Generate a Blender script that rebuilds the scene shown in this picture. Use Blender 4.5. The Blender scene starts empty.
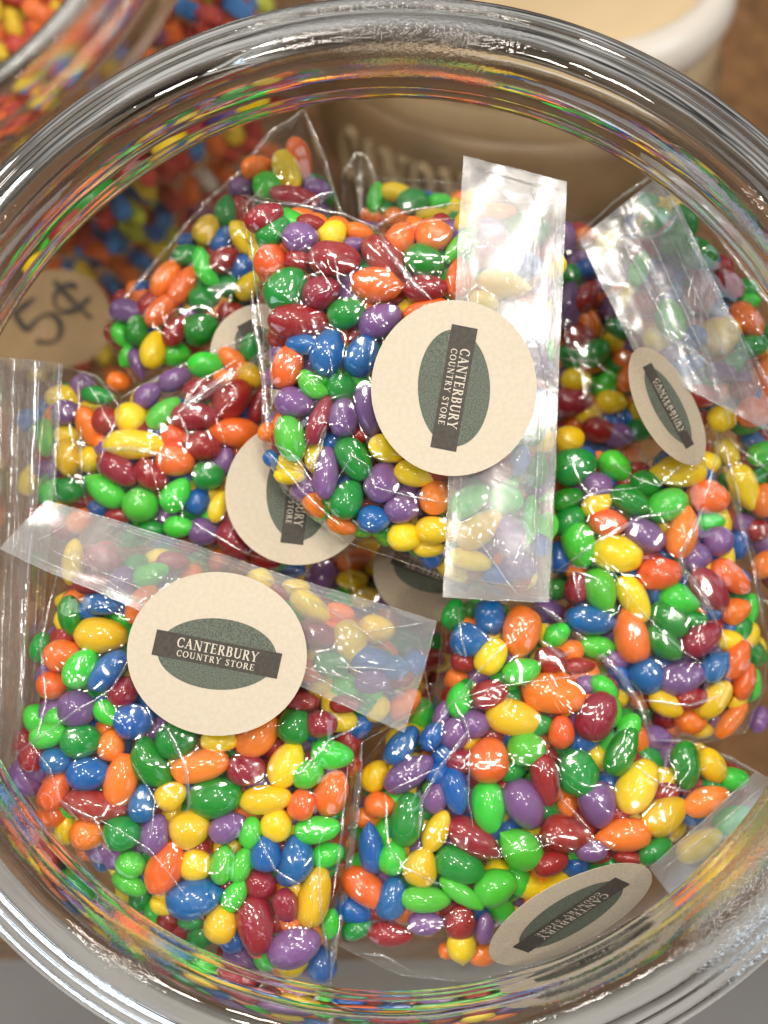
import bpy, bmesh, math, random
import numpy as np
from mathutils import Vector, Matrix, noise
from mathutils.geometry import delaunay_2d_cdt

random.seed(7)
H = 0.26                     # lens height above the rim of the jar (metres)
F = 1182.0                   # focal length in picture units
MM = 0.001
scene = bpy.context.scene
COL = scene.collection

def S(z):                    # metres per picture unit at height z
    return (H - z) / F
def P(px, py, z):
    return Vector(((px - 384) * S(z), (512 - py) * S(z), z))

# ------------------------------------------------------------------ materials
def new_mat(name):
    m = bpy.data.materials.new(name); m.use_nodes = True
    nt = m.node_tree; nt.nodes.clear()
    out = nt.nodes.new('ShaderNodeOutputMaterial')
    return m, nt, out
def N(nt, t, **kw):
    n = nt.nodes.new(t)
    for k, v in kw.items():
        if k in n.inputs: n.inputs[k].default_value = v
        else: setattr(n, k, v)
    return n
def principled(name, col, rough=0.5, col2=None, nscale=50, bump=0.0, bscale=200, bdist=0.001, coat=0.0, spec=0.5, detail=4, contrast=(0.35, 0.65)):
    m, nt, out = new_mat(name)
    b = N(nt, 'ShaderNodeBsdfPrincipled'); nt.links.new(b.outputs[0], out.inputs[0])
    b.inputs['Base Color'].default_value = (*col, 1); b.inputs['Roughness'].default_value = rough
    b.inputs['Coat Weight'].default_value = coat; b.inputs['Coat Roughness'].default_value = 0.06
    b.inputs['Specular IOR Level'].default_value = spec
    tc = N(nt, 'ShaderNodeTexCoord')
    if col2:
        n = N(nt, 'ShaderNodeTexNoise', Scale=nscale, Detail=detail); nt.links.new(tc.outputs['Object'], n.inputs['Vector'])
        r = N(nt, 'ShaderNodeValToRGB'); r.color_ramp.elements[0].position, r.color_ramp.elements[1].position = contrast
        r.color_ramp.elements[0].color = (*col, 1); r.color_ramp.elements[1].color = (*col2, 1)
        nt.links.new(n.outputs['Fac'], r.inputs[0]); nt.links.new(r.outputs[0], b.inputs['Base Color'])
    if bump:
        n2 = N(nt, 'ShaderNodeTexNoise', Scale=bscale, Detail=3); nt.links.new(tc.outputs['Object'], n2.inputs['Vector'])
        bp = N(nt, 'ShaderNodeBump', Strength=bump, Distance=bdist)
        nt.links.new(n2.outputs['Fac'], bp.inputs['Height']); nt.links.new(bp.outputs[0], b.inputs['Normal'])
    return m

CANDY = {'R': (0.32, 0.010, 0.020), 'O': (0.95, 0.180, 0.016), 'Y': (0.95, 0.62, 0.004), 'G': (0.004, 0.27, 0.022),
         'L': (0.070, 0.62, 0.040), 'B': (0.004, 0.125, 0.42), 'P': (0.20, 0.092, 0.28), 'W': (.8, .78, .74)}
CNAME = {'R': 'dark red', 'O': 'orange', 'Y': 'yellow', 'G': 'green', 'L': 'light green', 'B': 'blue', 'P': 'purple', 'W': 'white'}
def candy_mat(k):
    m, nt, out = new_mat('sugar shell ' + CNAME[k])
    b = N(nt, 'ShaderNodeBsdfPrincipled'); nt.links.new(b.outputs[0], out.inputs[0])
    c = CANDY[k]
    tc = N(nt, 'ShaderNodeTexCoord'); oi = N(nt, 'ShaderNodeObjectInfo')
    ad = N(nt, 'ShaderNodeVectorMath', operation='ADD'); sc = N(nt, 'ShaderNodeVectorMath', operation='SCALE'); sc.inputs['Scale'].default_value = 40
    cx = N(nt, 'ShaderNodeCombineXYZ')
    nt.links.new(oi.outputs['Random'], cx.inputs[0]); nt.links.new(cx.outputs[0], sc.inputs[0])
    nt.links.new(tc.outputs['Object'], ad.inputs[0]); nt.links.new(sc.outputs[0], ad.inputs[1])
    n = N(nt, 'ShaderNodeTexNoise', Scale=1.1, Detail=5, Roughness=0.65); nt.links.new(ad.outputs[0], n.inputs['Vector'])
    r = N(nt, 'ShaderNodeValToRGB'); e = r.color_ramp.elements
    e[0].position, e[1].position = 0.3, 0.72
    e[0].color = (*[x * 0.94 for x in c], 1)
    e[1].color = (*[min(1, x * 1.07 + 0.004) for x in c], 1)
    nt.links.new(n.outputs['Fac'], r.inputs[0])
    hs = N(nt, 'ShaderNodeHueSaturation'); mr = N(nt, 'ShaderNodeMapRange'); mr.inputs['To Min'].default_value = 0.489; mr.inputs['To Max'].default_value = 0.511
    mv = N(nt, 'ShaderNodeMapRange'); mv.inputs['To Min'].default_value = 0.90; mv.inputs['To Max'].default_value = 1.12
    nt.links.new(oi.outputs['Random'], mr.inputs[0]); nt.links.new(oi.outputs['Random'], mv.inputs[0])
    nt.links.new(mr.outputs[0], hs.inputs['Hue']); nt.links.new(mv.outputs[0], hs.inputs['Value']); nt.links.new(r.outputs[0], hs.inputs['Color'])
    nt.links.new(hs.outputs[0], b.inputs['Base Color'])
    b.inputs['Roughness'].default_value = 0.42; b.inputs['Coat Weight'].default_value = 1.0; b.inputs['Coat Roughness'].default_value = 0.06; b.inputs['Specular IOR Level'].default_value = 0.3
    n2 = N(nt, 'ShaderNodeTexNoise', Scale=5.0, Detail=4); nt.links.new(ad.outputs[0], n2.inputs['Vector'])
    bp = N(nt, 'ShaderNodeBump', Strength=0.10, Distance=0.0004); nt.links.new(n2.outputs['Fac'], bp.inputs['Height']); nt.links.new(bp.outputs[0], b.inputs['Normal'])
    return m
CM = {k: candy_mat(k) for k in CANDY}

def film_mat(name, base=0.03, gain=1.6, rough=0.05, tint=(0.985, 0.99, 0.99), bump=0.5, bscale=160, bdist=0.0012, haze=0.0, stretch=(1, 1, 1), gloss=(1, 1, 1)):
    """clear cellophane: straight-through transparency mixed with a fresnel sheen"""
    m, nt, out = new_mat(name)
    tr = N(nt, 'ShaderNodeBsdfTransparent'); tr.inputs[0].default_value = (*tint, 1)
    gl = N(nt, 'ShaderNodeBsdfGlossy', Roughness=rough); gl.inputs[0].default_value = (*gloss, 1)
    tc = N(nt, 'ShaderNodeTexCoord'); mp = N(nt, 'ShaderNodeMapping'); mp.inputs['Scale'].default_value = stretch
    nt.links.new(tc.outputs['Object'], mp.inputs[0])
    n = N(nt, 'ShaderNodeTexNoise', Scale=bscale, Detail=3, Roughness=0.5, Distortion=2.0); nt.links.new(mp.outputs[0], n.inputs['Vector'])
    v = N(nt, 'ShaderNodeTexVoronoi', feature='DISTANCE_TO_EDGE', Scale=bscale * 0.55)
    wv = N(nt, 'ShaderNodeTexNoise', Scale=bscale * 0.7, Detail=2); nt.links.new(mp.outputs[0], wv.inputs['Vector'])
    mx = N(nt, 'ShaderNodeMix', data_type='RGBA'); mx.inputs[0].default_value = 0.025
    nt.links.new(mp.outputs[0], mx.inputs[6]); nt.links.new(wv.outputs['Color'], mx.inputs[7]); nt.links.new(mx.outputs[2], v.inputs['Vector'])
    vr = N(nt, 'ShaderNodeMapRange'); vr.inputs['From Max'].default_value = 0.12; vr.inputs['To Min'].default_value = 1.0; vr.inputs['To Max'].default_value = 0.0
    nt.links.new(v.outputs['Distance'], vr.inputs[0])
    ma = N(nt, 'ShaderNodeMath', operation='MULTIPLY_ADD'); ma.inputs[1].default_value = 0.35
    nt.links.new(vr.outputs[0], ma.inputs[0]); nt.links.new(n.outputs['Fac'], ma.inputs[2])
    bp = N(nt, 'ShaderNodeBump', Strength=bump, Distance=bdist); nt.links.new(ma.outputs[0], bp.inputs['Height'])
    nt.links.new(bp.outputs[0], gl.inputs['Normal'])
    fr = N(nt, 'ShaderNodeLayerWeight', Blend=0.5); nt.links.new(bp.outputs[0], fr.inputs['Normal'])
    pw = N(nt, 'ShaderNodeMath', operation='POWER'); pw.inputs[1].default_value = 4.0; nt.links.new(fr.outputs['Facing'], pw.inputs[0])
    f2 = N(nt, 'ShaderNodeMath', operation='MULTIPLY_ADD', use_clamp=True); f2.inputs[1].default_value = gain; f2.inputs[2].default_value = base
    nt.links.new(pw.outputs[0], f2.inputs[0])
    ms = N(nt, 'ShaderNodeMixShader'); nt.links.new(f2.outputs[0], ms.inputs[0]); nt.links.new(tr.outputs[0], ms.inputs[1]); nt.links.new(gl.outputs[0], ms.inputs[2])
    last = ms
    if haze:
        df = N(nt, 'ShaderNodeBsdfDiffuse'); df.inputs[0].default_value = (.8, .84, .88, 1)
        m2 = N(nt, 'ShaderNodeMixShader'); m2.inputs[0].default_value = haze
        nt.links.new(ms.outputs[0], m2.inputs[1]); nt.links.new(df.outputs[0], m2.inputs[2]); last = m2
    nt.links.new(last.outputs[0], out.inputs[0])
    return m
FILM = film_mat('clear cellophane', base=0.065, gain=0.6, rough=0.10, bump=0.16, bscale=30, bdist=0.0012, haze=0.004, tint=(.97,.975,.975))
FLAP = film_mat('doubled cellophane', base=0.12, gain=0.5, rough=0.20, bump=0.18, bscale=40, haze=0.11)
TUBE = film_mat('rolled cellophane', base=0.14, gain=0.6, rough=0.10, bump=0.4, bscale=60, haze=0.06)
FOLD = film_mat('folded cellophane edge', base=0.23, gain=0.7, rough=0.16, bump=0.3, bscale=120, haze=0.06)

def glass_mat():
    m, nt, out = new_mat('thick clear glass')
    g = N(nt, 'ShaderNodeBsdfGlass', IOR=1.50, Roughness=0.0); g.inputs[0].default_value = (0.97, 0.97, 0.96, 1)
    tc = N(nt, 'ShaderNodeTexCoord')
    n = N(nt, 'ShaderNodeTexNoise', Scale=26, Detail=3); nt.links.new(tc.outputs['Object'], n.inputs['Vector'])
    n2 = N(nt, 'ShaderNodeTexNoise', Scale=1200, Detail=3); nt.links.new(tc.outputs['Object'], n2.inputs['Vector'])
    msk = N(nt, 'ShaderNodeTexNoise', Scale=14, Detail=2); nt.links.new(tc.outputs['Object'], msk.inputs['Vector'])
    mr = N(nt, 'ShaderNodeMapRange'); mr.inputs['From Min'].default_value = 0.46; mr.inputs['From Max'].default_value = 0.64
    nt.links.new(msk.outputs['Fac'], mr.inputs[0])
    mu = N(nt, 'ShaderNodeMath', operation='MULTIPLY'); nt.links.new(n2.outputs['Fac'], mu.inputs[0]); nt.links.new(mr.outputs[0], mu.inputs[1])
    b1 = N(nt, 'ShaderNodeBump', Strength=0.22, Distance=0.004); nt.links.new(n.outputs['Fac'], b1.inputs['Height'])
    b2 = N(nt, 'ShaderNodeBump', Strength=0.6, Distance=0.0006); nt.links.new(mu.outputs[0], b2.inputs['Height']); nt.links.new(b1.outputs[0], b2.inputs['Normal'])
    nt.links.new(b2.outputs[0], g.inputs['Normal']); nt.links.new(g.outputs[0], out.inputs[0])
    return m
GLASS = glass_mat()
WALLG = film_mat('jar wall glass', base=0.015, gain=0.10, rough=0.07, tint=(0.925, 0.92, 0.90), bump=0.12, bscale=12, bdist=0.004)
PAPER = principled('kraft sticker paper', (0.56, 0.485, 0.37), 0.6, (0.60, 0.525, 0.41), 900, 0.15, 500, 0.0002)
DIMP = principled('dimmed sticker paper', (0.50, 0.42, 0.32), 0.7, (0.58, 0.50, 0.39), 1600, 0.35, 900, 0.0003)  # same sticker paper, the tilted sticker's dimness put into its colour
SHADEP = principled('shaded sticker paper', (0.40, 0.33, 0.24), 0.7, (0.46, 0.385, 0.285), 1600, 0.35, 900, 0.0003)  # same sticker paper, darkened to carry shade in its colour
GREEN = principled('grey green print', (0.062, 0.078, 0.058), 0.7, (0.14, 0.158, 0.122), 3500, 0, detail=2, contrast=(.42, .58))
BANNER = principled('charcoal print', (0.042, 0.035, 0.027), 0.65, (0.062, 0.053, 0.042), 1100, 0, detail=2)
INK = principled('cream print', (0.62, 0.56, 0.46), 0.7)
KRAFT = principled('brown kraft tag', (0.27, 0.18, 0.09), 0.8, (0.33, 0.22, 0.115), 60, 0.2, 300, 0.0004)
MARKER = principled('black marker', (0.012, 0.01, 0.008), 0.6)

# ------------------------------------------------------------------ object helpers
def tag(o, label=None, cat=None, group=None, kind=None):
    if label: o['label'] = label
    if cat: o['category'] = cat
    if group: o['group'] = group
    if kind: o['kind'] = kind
    return o
def empty(name, loc=(0, 0, 0), parent=None):
    o = bpy.data.objects.new(name, None); o.empty_display_size = 0.01; o.location = loc; COL.objects.link(o)
    return o
def mesh_obj(name, verts, faces, mats, parent=None, smooth=True, fmat=None, origin=None):
    me = bpy.data.meshes.new(name)
    org = Vector(origin) if origin is not None else Vector((0, 0, 0))
    me.from_pydata([tuple(Vector(v) - org) for v in verts], [], [tuple(f) for f in faces])
    for m in (mats if isinstance(mats, (list, tuple)) else [mats]): me.materials.append(m)
    if smooth: me.polygons.foreach_set('use_smooth', [True] * len(me.polygons))
    if fmat: me.polygons.foreach_set('material_index', fmat)
    me.update()
    o = bpy.data.objects.new(name, me); COL.objects.link(o)
    o.location = org
    if parent is not None:
        o.parent = parent; o.location = org - parent.location
    return o
def lathe(profile, n=160, closed=False, M=None):
    vs, fs = [], []
    for i in range(n):
        a = 2 * math.pi * i / n; c, s = math.cos(a), math.sin(a)
        for r, z in profile:
            v = Vector((r * c, r * s, z)); vs.append(M @ v if M else v)
    k = len(profile)
    for i in range(n):
        j = (i + 1) % n
        for q in range(k if closed else k - 1):
            q2 = (q + 1) % k
            fs.append((i * k + q, j * k + q, j * k + q2, i * k + q2))
    return vs, fs
def smooth_profile(pts, it=2, closed=False):
    for _ in range(it):
        out = []
        n = len(pts)
        if not closed: out.append(pts[0])
        for i in range(n if closed else n - 1):
            a, b = pts[i], pts[(i + 1) % n]
            out.append((a[0] * .75 + b[0] * .25, a[1] * .75 + b[1] * .25)); out.append((a[0] * .25 + b[0] * .75, a[1] * .25 + b[1] * .75))
        if not closed: out.append(pts[-1])
        pts = out
    return pts

# ------------------------------------------------------------------ candy prototypes
def candy_proto(kind, seed, nu=26, nv=18):
    """long axis X (half length 1), Y and Z half widths 1"""
    vs, fs = [], []
    rs = random.Random(seed)
    off = Vector((rs.uniform(0, 50), rs.uniform(0, 50), rs.uniform(0, 50)))
    taper = {'e': 0.13, 'p': 0.20, 'b': 0.03, 'r': 0.05}[kind] * rs.uniform(.7, 1.3)
    for i in range(nv + 1):
        t = math.pi * i / nv
        x = -math.cos(t); r = math.sin(t)
        r = r ** (0.88 if kind == 'b' else 0.95)
        r *= 1 - taper * x
        if kind == 'p' and x > 0.35:
            u = (x - 0.35) / 0.65
            r = r * (1 - u) + u * (0.93 * (1 - taper * .35) * (1 - u) * 0.9)
        for j in range(nu):
            a = 2 * math.pi * j / nu
            v = Vector((x, r * math.cos(a), r * math.sin(a)))
            d = v.normalized()
            v *= 1 + 0.06 * noise.noise(d * 1.3 + off) + 0.02 * noise.noise(d * 3.2 + off)
            if kind == 'b': v.y += 0.34 * (v.x * v.x) - 0.12
            vs.append(v)
    for i in range(nv):
        for j in range(nu):
            k = (j + 1) % nu
            fs.append((i * nu + j, i * nu + k, (i + 1) * nu + k, (i + 1) * nu + j))
    return vs, fs
PROTO = {}
for kd, cnt in (('e', 5), ('p', 2), ('b', 2), ('r', 2)):
    for s in range(cnt):
        PROTO[(kd, s)] = candy_proto(kd, hash((ord(kd), s)) % 1000)
LOW = {k: candy_proto(k[0], 5 + k[1], 12, 8) for k in PROTO}
MESHES = {}
def candy_mesh(kd, s, c):
    key = (kd, s, c)
    if key not in MESHES:
        vs, fs = PROTO[(kd, s)]
        me = bpy.data.meshes.new('coated_candy'); me.from_pydata([tuple(v) for v in vs], [], fs)
        me.polygons.foreach_set('use_smooth', [True] * len(me.polygons)); me.materials.append(CM[c]); me.update()
        MESHES[key] = me
    return MESHES[key]

# ------------------------------------------------------------------ the bags: outline, height, what is in them
# outline in picture units, zc: height of the bag's rim of film, hd: swell, g: slope (mm per 100 units to the right / down)
BAGS = {
 'A': dict(out=[(241,194),(270,199),(300,204),(345,214),(376,228),(398,214),(440,205),(500,200),(556,203),(560,300),(557,420),(551,598),(500,596),(448,578),(405,562),(345,542),(305,512),(285,492),(262,452),(263,330),(256,285),(248,240)],
           zc=-36, hd=12, g=(0, 0), name='upright centre bag', lab='clear candy bag lying on top in the centre, its folded header and sticker upright'),
 'B': dict(out=[(60,548),(36,640),(22,700),(6,760),(60,850),(120,915),(200,965),(262,985),(330,990),(345,880),(362,742),(430,705),(420,640),(300,590),(150,540)],
           zc=-40, hd=13, g=(0, 1.0), name='lower left bag', lab='full candy bag at lower left, header with flat round sticker slanting down rightward'),
 'C': dict(out=[(445,603),(500,600),(541,606),(590,650),(640,690),(655,738),(700,744),(768,778),(768,806),(700,880),(640,915),(560,958),(470,982),(400,975),(338,945),(340,880),(366,760),(400,715),(436,690)],
           zc=-46, hd=14, g=(0, 0.5), name='bottom right bag', lab='bulging clear candy bag at the bottom right with its sticker tilted and upside down'),
 'D': dict(out=[(552,424),(600,458),(645,462),(690,432),(718,424),(735,500),(757,560),(768,640),(764,690),(745,732),(705,742),(650,735),(600,690),(552,640),(545,560)],
           zc=-58, hd=15, g=(-1.5, 0), name='right bag', lab='rounded clear candy bag against the right side of the jar, film corner pointing up'),
 'E': dict(out=[(76,370),(96,374),(122,398),(190,362),(262,330),(268,452),(310,575),(240,575),(150,560),(92,525),(78,470)],
           zc=-60, hd=12, g=(0, 0), name='left middle bag', lab='clear candy bag at mid left whose sticker is half covered by the centre bag'),
 'F': dict(out=[(104,322),(128,290),(150,268),(205,203),(240,172),(270,132),(304,110),(325,160),(342,215),(332,310),(262,350),(200,372),(138,385),(112,350)],
           zc=-76, hd=13, g=(0, 0), name='upper left bag', lab='clear candy bag at upper left with a peaked film corner, next to the price tag'),
 'G': dict(out=[(342,176),(356,152),(368,158),(376,178),(470,184),(500,200),(490,245),(345,245)],
           zc=-98, hd=10, g=(0, 0), name='rear bag', lab='candy bag deep at the back of the jar, mostly hidden behind the upright centre bag'),
 'H': dict(out=[(577,238),(610,205),(658,171),(700,212),(740,265),(790,330),(790,470),(742,452),(700,440),(655,420),(638,352),(608,292)],
           zc=-62, hd=12, g=(-1.5, 0), name='upper right bag', lab='clear candy bag leaning at the upper right, shiny crumpled film with a narrow tilted sticker'),
 'I': dict(out=[(548,200),(592,225),(640,300),(668,380),(656,470),(600,462),(548,452)],
           zc=-96, hd=10, g=(0, 0), name='shaded bag', lab='dull shaded candy bag low between the centre header and the upper right bag'),
 'J': dict(out=[(28,360),(62,366),(76,370),(108,395),(118,440),(112,530),(62,560),(30,520)],
           zc=-66, hd=10, g=(0, 0), name='far left bag', lab='candy bag at the far left edge with a long rolled tube of clear film'),
 'K': dict(out=[(285,545),(345,548),(420,566),(470,600),(470,665),(430,720),(380,720),(330,640)],
           zc=-92, hd=9, g=(0, 0), name='bottommost bag', lab='candy bag buried in the middle under three others, part of its shaded sticker visible'),
 'M': dict(out=[(688,432),(712,425),(768,424),(800,440),(800,610),(768,606),(742,560),(716,500)],
           zc=-66, hd=9, g=(0, 0), name='edge bag', lab='dim candy bag at the extreme right edge, wedged behind the rounded right bag'),
}
def seg_dist(px, py, poly):
    d = np.full(px.shape, 1e9)
    n = len(poly)
    for i in range(n):
        ax, ay = poly[i]; bx, by = poly[(i + 1) % n]
        vx, vy = bx - ax, by - ay
        t = np.clip(((px - ax) * vx + (py - ay) * vy) / (vx * vx + vy * vy + 1e-9), 0, 1)
        d = np.minimum(d, np.hypot(px - ax - t * vx, py - ay - t * vy))
    return d
def inside(px, py, poly):
    r = np.zeros(px.shape, bool); n = len(poly); j = n - 1
    for i in range(n):
        xi, yi = poly[i]; xj, yj = poly[j]
        c = ((yi > py) != (yj > py)) & (px < (xj - xi) * (py - yi) / (yj - yi + 1e-12) + xi)
        r ^= c; j = i
    return r
for b in BAGS.values():
    b['c'] = (sum(p[0] for p in b['out']) / len(b['out']), sum(p[1] for p in b['out']) / len(b['out']))
def top(b, x, y):
    """height (m) of the bag's upper surface at picture point arrays"""
    x = np.atleast_1d(np.asarray(x, float)); y = np.atleast_1d(np.asarray(y, float))
    d = seg_dist(x, y, b['out']); d = np.where(inside(x, y, b['out']), d, 0)
    u = np.clip(d / 52.0, 0, 1)
    z = b['zc'] + b['hd'] * np.sqrt(np.clip(1 - (1 - u) ** 2, 0, 1)) + b['g'][0] * (x - b['c'][0]) / 100 + b['g'][1] * (y - b['c'][1]) / 100
    return z * MM

# candies: colour, x, y, length, width, angle (degrees, counter-clockwise), optional shape and optional extra depth (mm)
C = {}
C['F'] = """O 257 166 33 24 20 p;O 299 156 40 22 -70;Y 287 169 43 25 -65;L 268 184 28 24 0;P 242 188 24 20 0;P 316 188 30 22 -10;R 295 196 50 20 -10;G 225 210 28 20 80;Y 206 229 31 26 60;B 188 240 20 14 20;B 221 238 26 20 60;Y 240 237 36 17 -65;R 223 259 31 24 40;B 243 265 28 20 60;Y 248 285 28 20 60;G 187 254 31 21 5;L 205 268 42 20 -65 b;O 165 277 42 24 55;O 182 285 44 23 60;O 161 309 40 23 45;R 149 302 27 19 50;B 141 289 20 16 30;R 126 297 22 15 0;P 126 310 34 24 -5;G 203 298 28 22 0;G 231 285 26 20 0;Y 191 306 15 13 0;R 231 312 26 19 0;G 200 328 37 31 20;G 136 330 27 21 80;L 120 334 22 17 -70;R 112 335 24 15 -60;Y 153 349 39 26 80;R 175 330 34 21 60;L 174 352 27 24 0;O 213 337 20 15 0;L 128 354 25 15 60;P 137 364 34 15 -70 p;O 118 381 22 18 0"""
C['E'] = """L 205 364 35 24 0;O 232 359 28 18 -35;Y 250 376 27 22 -30;G 250 347 26 19 80;O 225 377 22 15 0;P 174 379 34 22 25;P 147 395 32 22 40;R 201 389 37 24 10;R 232 398 45 33 45;R 194 416 48 28 0;L 163 412 41 22 42;O 232 432 50 29 175 p;R 259 405 38 20 75;O 174 436 25 23 0;R 203 446 35 29 -20;O 175 461 38 30 -8;G 208 476 33 28 0;P 225 461 25 19 80;Y 134 444 60 29 -3;Y 130 417 29 27 0;R 117 469 45 28 -35;R 150 475 37 28 -40;L 102 489 47 27 145 p;L 139 505 35 34 0 r;L 175 495 37 26 50;Y 90 459 23 24 0;G 97 395 34 18 -10;O 87 426 40 22 -75;R 105 420 25 24 0;O 102 443 17 16 0;B 99 508 22 16 0;R 118 516 24 16 0;B 197 501 25 21 60;Y 218 507 32 19 70;L 178 527 30 22 0;R 233 540 42 32 -70;P 203 532 28 25 0;G 150 530 26 18 0;R 265 559 30 22 -20;B 292 570 24 15 0;R 240 515 28 20 30;G 262 470 26 22 0;O 250 490 28 22 40;R 260 440 30 22 10"""
C['J'] = """P 65 412 30 25 0;Y 67 435 24 17 0;Y 66 457 37 26 -80;G 69 490 28 23 0;L 45 437 38 17 88;L 50 492 26 18 60;P 48 470 26 18 0;B 30 420 26 20 0;R 42 515 28 20 0;O 80 520 28 20 30;Y 28 480 30 20 80"""
C['A'] = """R 264 216 40 26 25;G 272 230 38 26 35;P 300 236 36 29 0;Y 332 233 27 25 50;O 301 214 24 13 0;R 311 222 30 16 -10;O 359 231 27 16 -10;P 355 244 22 14 0;R 334 257 51 34 -3;R 297 260 24 21 0;R 384 255 48 32 -40;O 270 260 34 32 80 r;G 285 287 48 38 50;R 321 291 38 32 20;O 379 284 54 34 -5 p;G 346 312 38 30 25;R 299 320 60 34 -3;P 380 320 44 32 25;B 327 352 46 34 75;B 362 355 42 33 65;B 304 344 36 20 0;O 287 365 45 31 70;L 312 385 34 21 -45 b;G 340 387 27 25 0 r;P 294 402 38 30 -10;R 319 420 50 20 68;P 343 417 38 28 88;P 369 410 50 26 -80;L 290 439 46 30 -75;O 269 432 20 18 0;B 275 460 23 16 -30;Y 289 476 30 17 -5;P 326 472 52 24 85;G 354 459 48 31 -55;R 360 435 20 15 0;Y 387 449 38 25 -25;P 382 482 40 34 70;Y 415 474 42 25 -15;G 347 499 41 32 65;P 402 509 34 28 0;B 374 519 33 27 0;O 315 505 25 20 -60;O 342 525 30 19 -20;Y 405 537 34 29 0;Y 434 530 38 27 0;Y 429 548 28 17 0;O 435 497 34 31 80;O 401 236 36 28 60 p;O 434 234 36 33 0 r;G 425 260 42 32 -15;L 461 244 44 18 50;O 459 277 40 26 80;R 426 288 44 27 0;O 425 308 44 17 20;O 496 212 40 20 5;G 529 229 42 37 0;P 491 229 30 25 0;R 499 251 48 30 10;B 525 265 37 30 0;Y 505 283 54 29 -12 p;Y 485 301 30 20 -20;R 531 304 31 21 20;Y 544 322 31 14 80;B 530 335 30 24 0;P 543 290 30 20 70;R 545 250 34 18 80;R 497 471 37 27 20;L 470 500 46 28 35;L 507 499 33 30 0;Y 481 529 53 30 40;P 510 537 44 32 -70;Y 470 560 44 22 -15;P 520 567 36 28 0;L 530 520 50 17 85;B 520 460 32 20 70;G 538 470 36 20 80;G 535 430 34 22 60;B 532 400 34 24 30;P 538 360 34 22 80;Y 455 530 24 20 0;R 440 470 30 22 0;B 500 575 34 20 0;Y 495 330 30 20 0;G 405 560 1 1 0"""
C['G'] = """Y 395 191 31 19 -5;G 413 200 32 25 10;G 389 210 20 16 0;L 440 201 23 15 0;Y 454 205 16 14 0;O 396 217 23 18 0;Y 434 213 35 14 5;G 454 220 24 18 0;L 375 197 29 14 80;O 372 215 22 18 0;R 425 224 26 18 0;P 366 228 24 18 0;B 412 232 26 18 0"""
C['I'] = """P 570 305 46 23 87;P 566 238 32 22 80;G 570 274 22 19 0;R 587 296 35 23 60;O 591 321 29 21 -60;R 580 336 28 25 0;G 596 352 29 24 40;G 572 352 26 16 0;R 560 332 18 16 0;G 617 329 24 17 -50;O 615 340 19 16 0;O 624 359 20 18 0;O 627 378 25 16 80;P 627 348 18 15 0;Y 577 380 28 22 0;P 560 378 26 22 0;R 570 402 46 28 0;Y 612 402 28 22 0;Y 590 414 24 20 0;R 556 420 24 18 0;O 588 236 30 18 0;R 600 430 34 26 -20;P 620 435 30 24 0;R 605 260 30 22 30;B 590 268 24 18 0;G 640 430 24 20 0;R 630 300 30 22 0;P 612 305 26 20 60"""
C['H'] = """G 686 220 33 25 -60;G 698 252 44 30 -20;G 675 238 34 26 60;B 720 264 18 16 0;R 731 282 36 22 -50;R 702 295 38 30 60;L 640 268 36 19 70;Y 628 295 26 17 70;R 646 304 30 27 0;L 672 319 43 27 -70;Y 662 337 28 25 0;Y 722 334 42 36 20;O 748 319 40 26 -50;G 753 346 34 24 10;B 696 337 30 24 0;L 750 300 22 14 0;P 663 275 24 22 0;O 768 370 36 26 60;O 757 412 36 30 0;R 704 395 32 24 0;Y 724 418 26 24 0;R 744 390 24 18 0;B 690 365 30 22 20;P 722 372 30 22 0;R 660 285 28 18 0;B 668 378 30 20 0;Y 607 242 24 18 60;O 775 395 30 24 0;G 735 362 26 18 40"""
C['M'] = """Y 728 452 30 22 -40;Y 746 487 48 28 -70;L 763 453 30 24 30;O 766 500 34 26 80;R 755 436 28 18 0;R 760 530 30 24 0;O 764 565 30 22 60;P 745 525 28 22 0"""
C['D'] = """Y 569 440 32 29 20;G 575 466 44 35 20;P 599 486 30 27 0;L 616 466 35 27 -40;O 597 462 22 16 60;R 639 469 22 14 0;G 647 484 28 25 0;G 631 501 41 28 -30;Y 679 471 58 32 184 p;L 669 505 41 32 30;O 710 497 42 33 -10 r;Y 599 504 32 23 30;O 608 522 38 27 -10;P 646 535 43 30 -30;O 684 532 52 30 75;L 712 522 25 17 5;P 720 541 30 30 0 r;P 697 557 27 26 0;Y 619 554 50 38 -15;L 580 545 46 33 -75;G 567 500 35 22 25;G 570 521 35 26 35;B 560 557 33 24 80;O 553 487 20 18 80;O 662 574 44 32 10;R 711 590 50 32 -45;O 732 577 44 25 -40;L 601 591 44 32 -75;Y 635 599 50 27 -62;L 682 600 41 30 -20;G 671 620 43 30 -40;G 665 644 44 27 -40;O 632 636 56 35 105 p;B 593 621 55 28 -8 p;L 598 647 42 22 -5 p;R 703 640 45 29 35;O 737 611 27 23 20;L 751 610 29 16 80;G 696 620 24 16 0;B 736 629 21 17 0;Y 731 641 24 19 0;Y 751 635 23 18 70;B 717 667 37 25 50 p;P 683 679 48 31 15;B 648 677 38 34 -60;O 738 660 41 25 65;O 746 682 37 21 70;R 693 699 34 22 10;Y 667 705 36 24 -30;Y 716 700 45 26 50;Y 740 697 27 18 60;L 755 685 28 14 80;Y 760 650 21 14 80;O 691 721 29 25 0;O 668 728 27 16 -20;O 733 720 44 19 50;Y 703 730 22 16 0;R 578 588 31 25 80;P 618 660 26 18 0;B 622 678 36 19 -50;G 560 590 26 20 0;R 650 560 28 20 0;R 600 612 26 18 0;P 760 720 24 16 70;R 556 615 24 20 0"""
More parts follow.
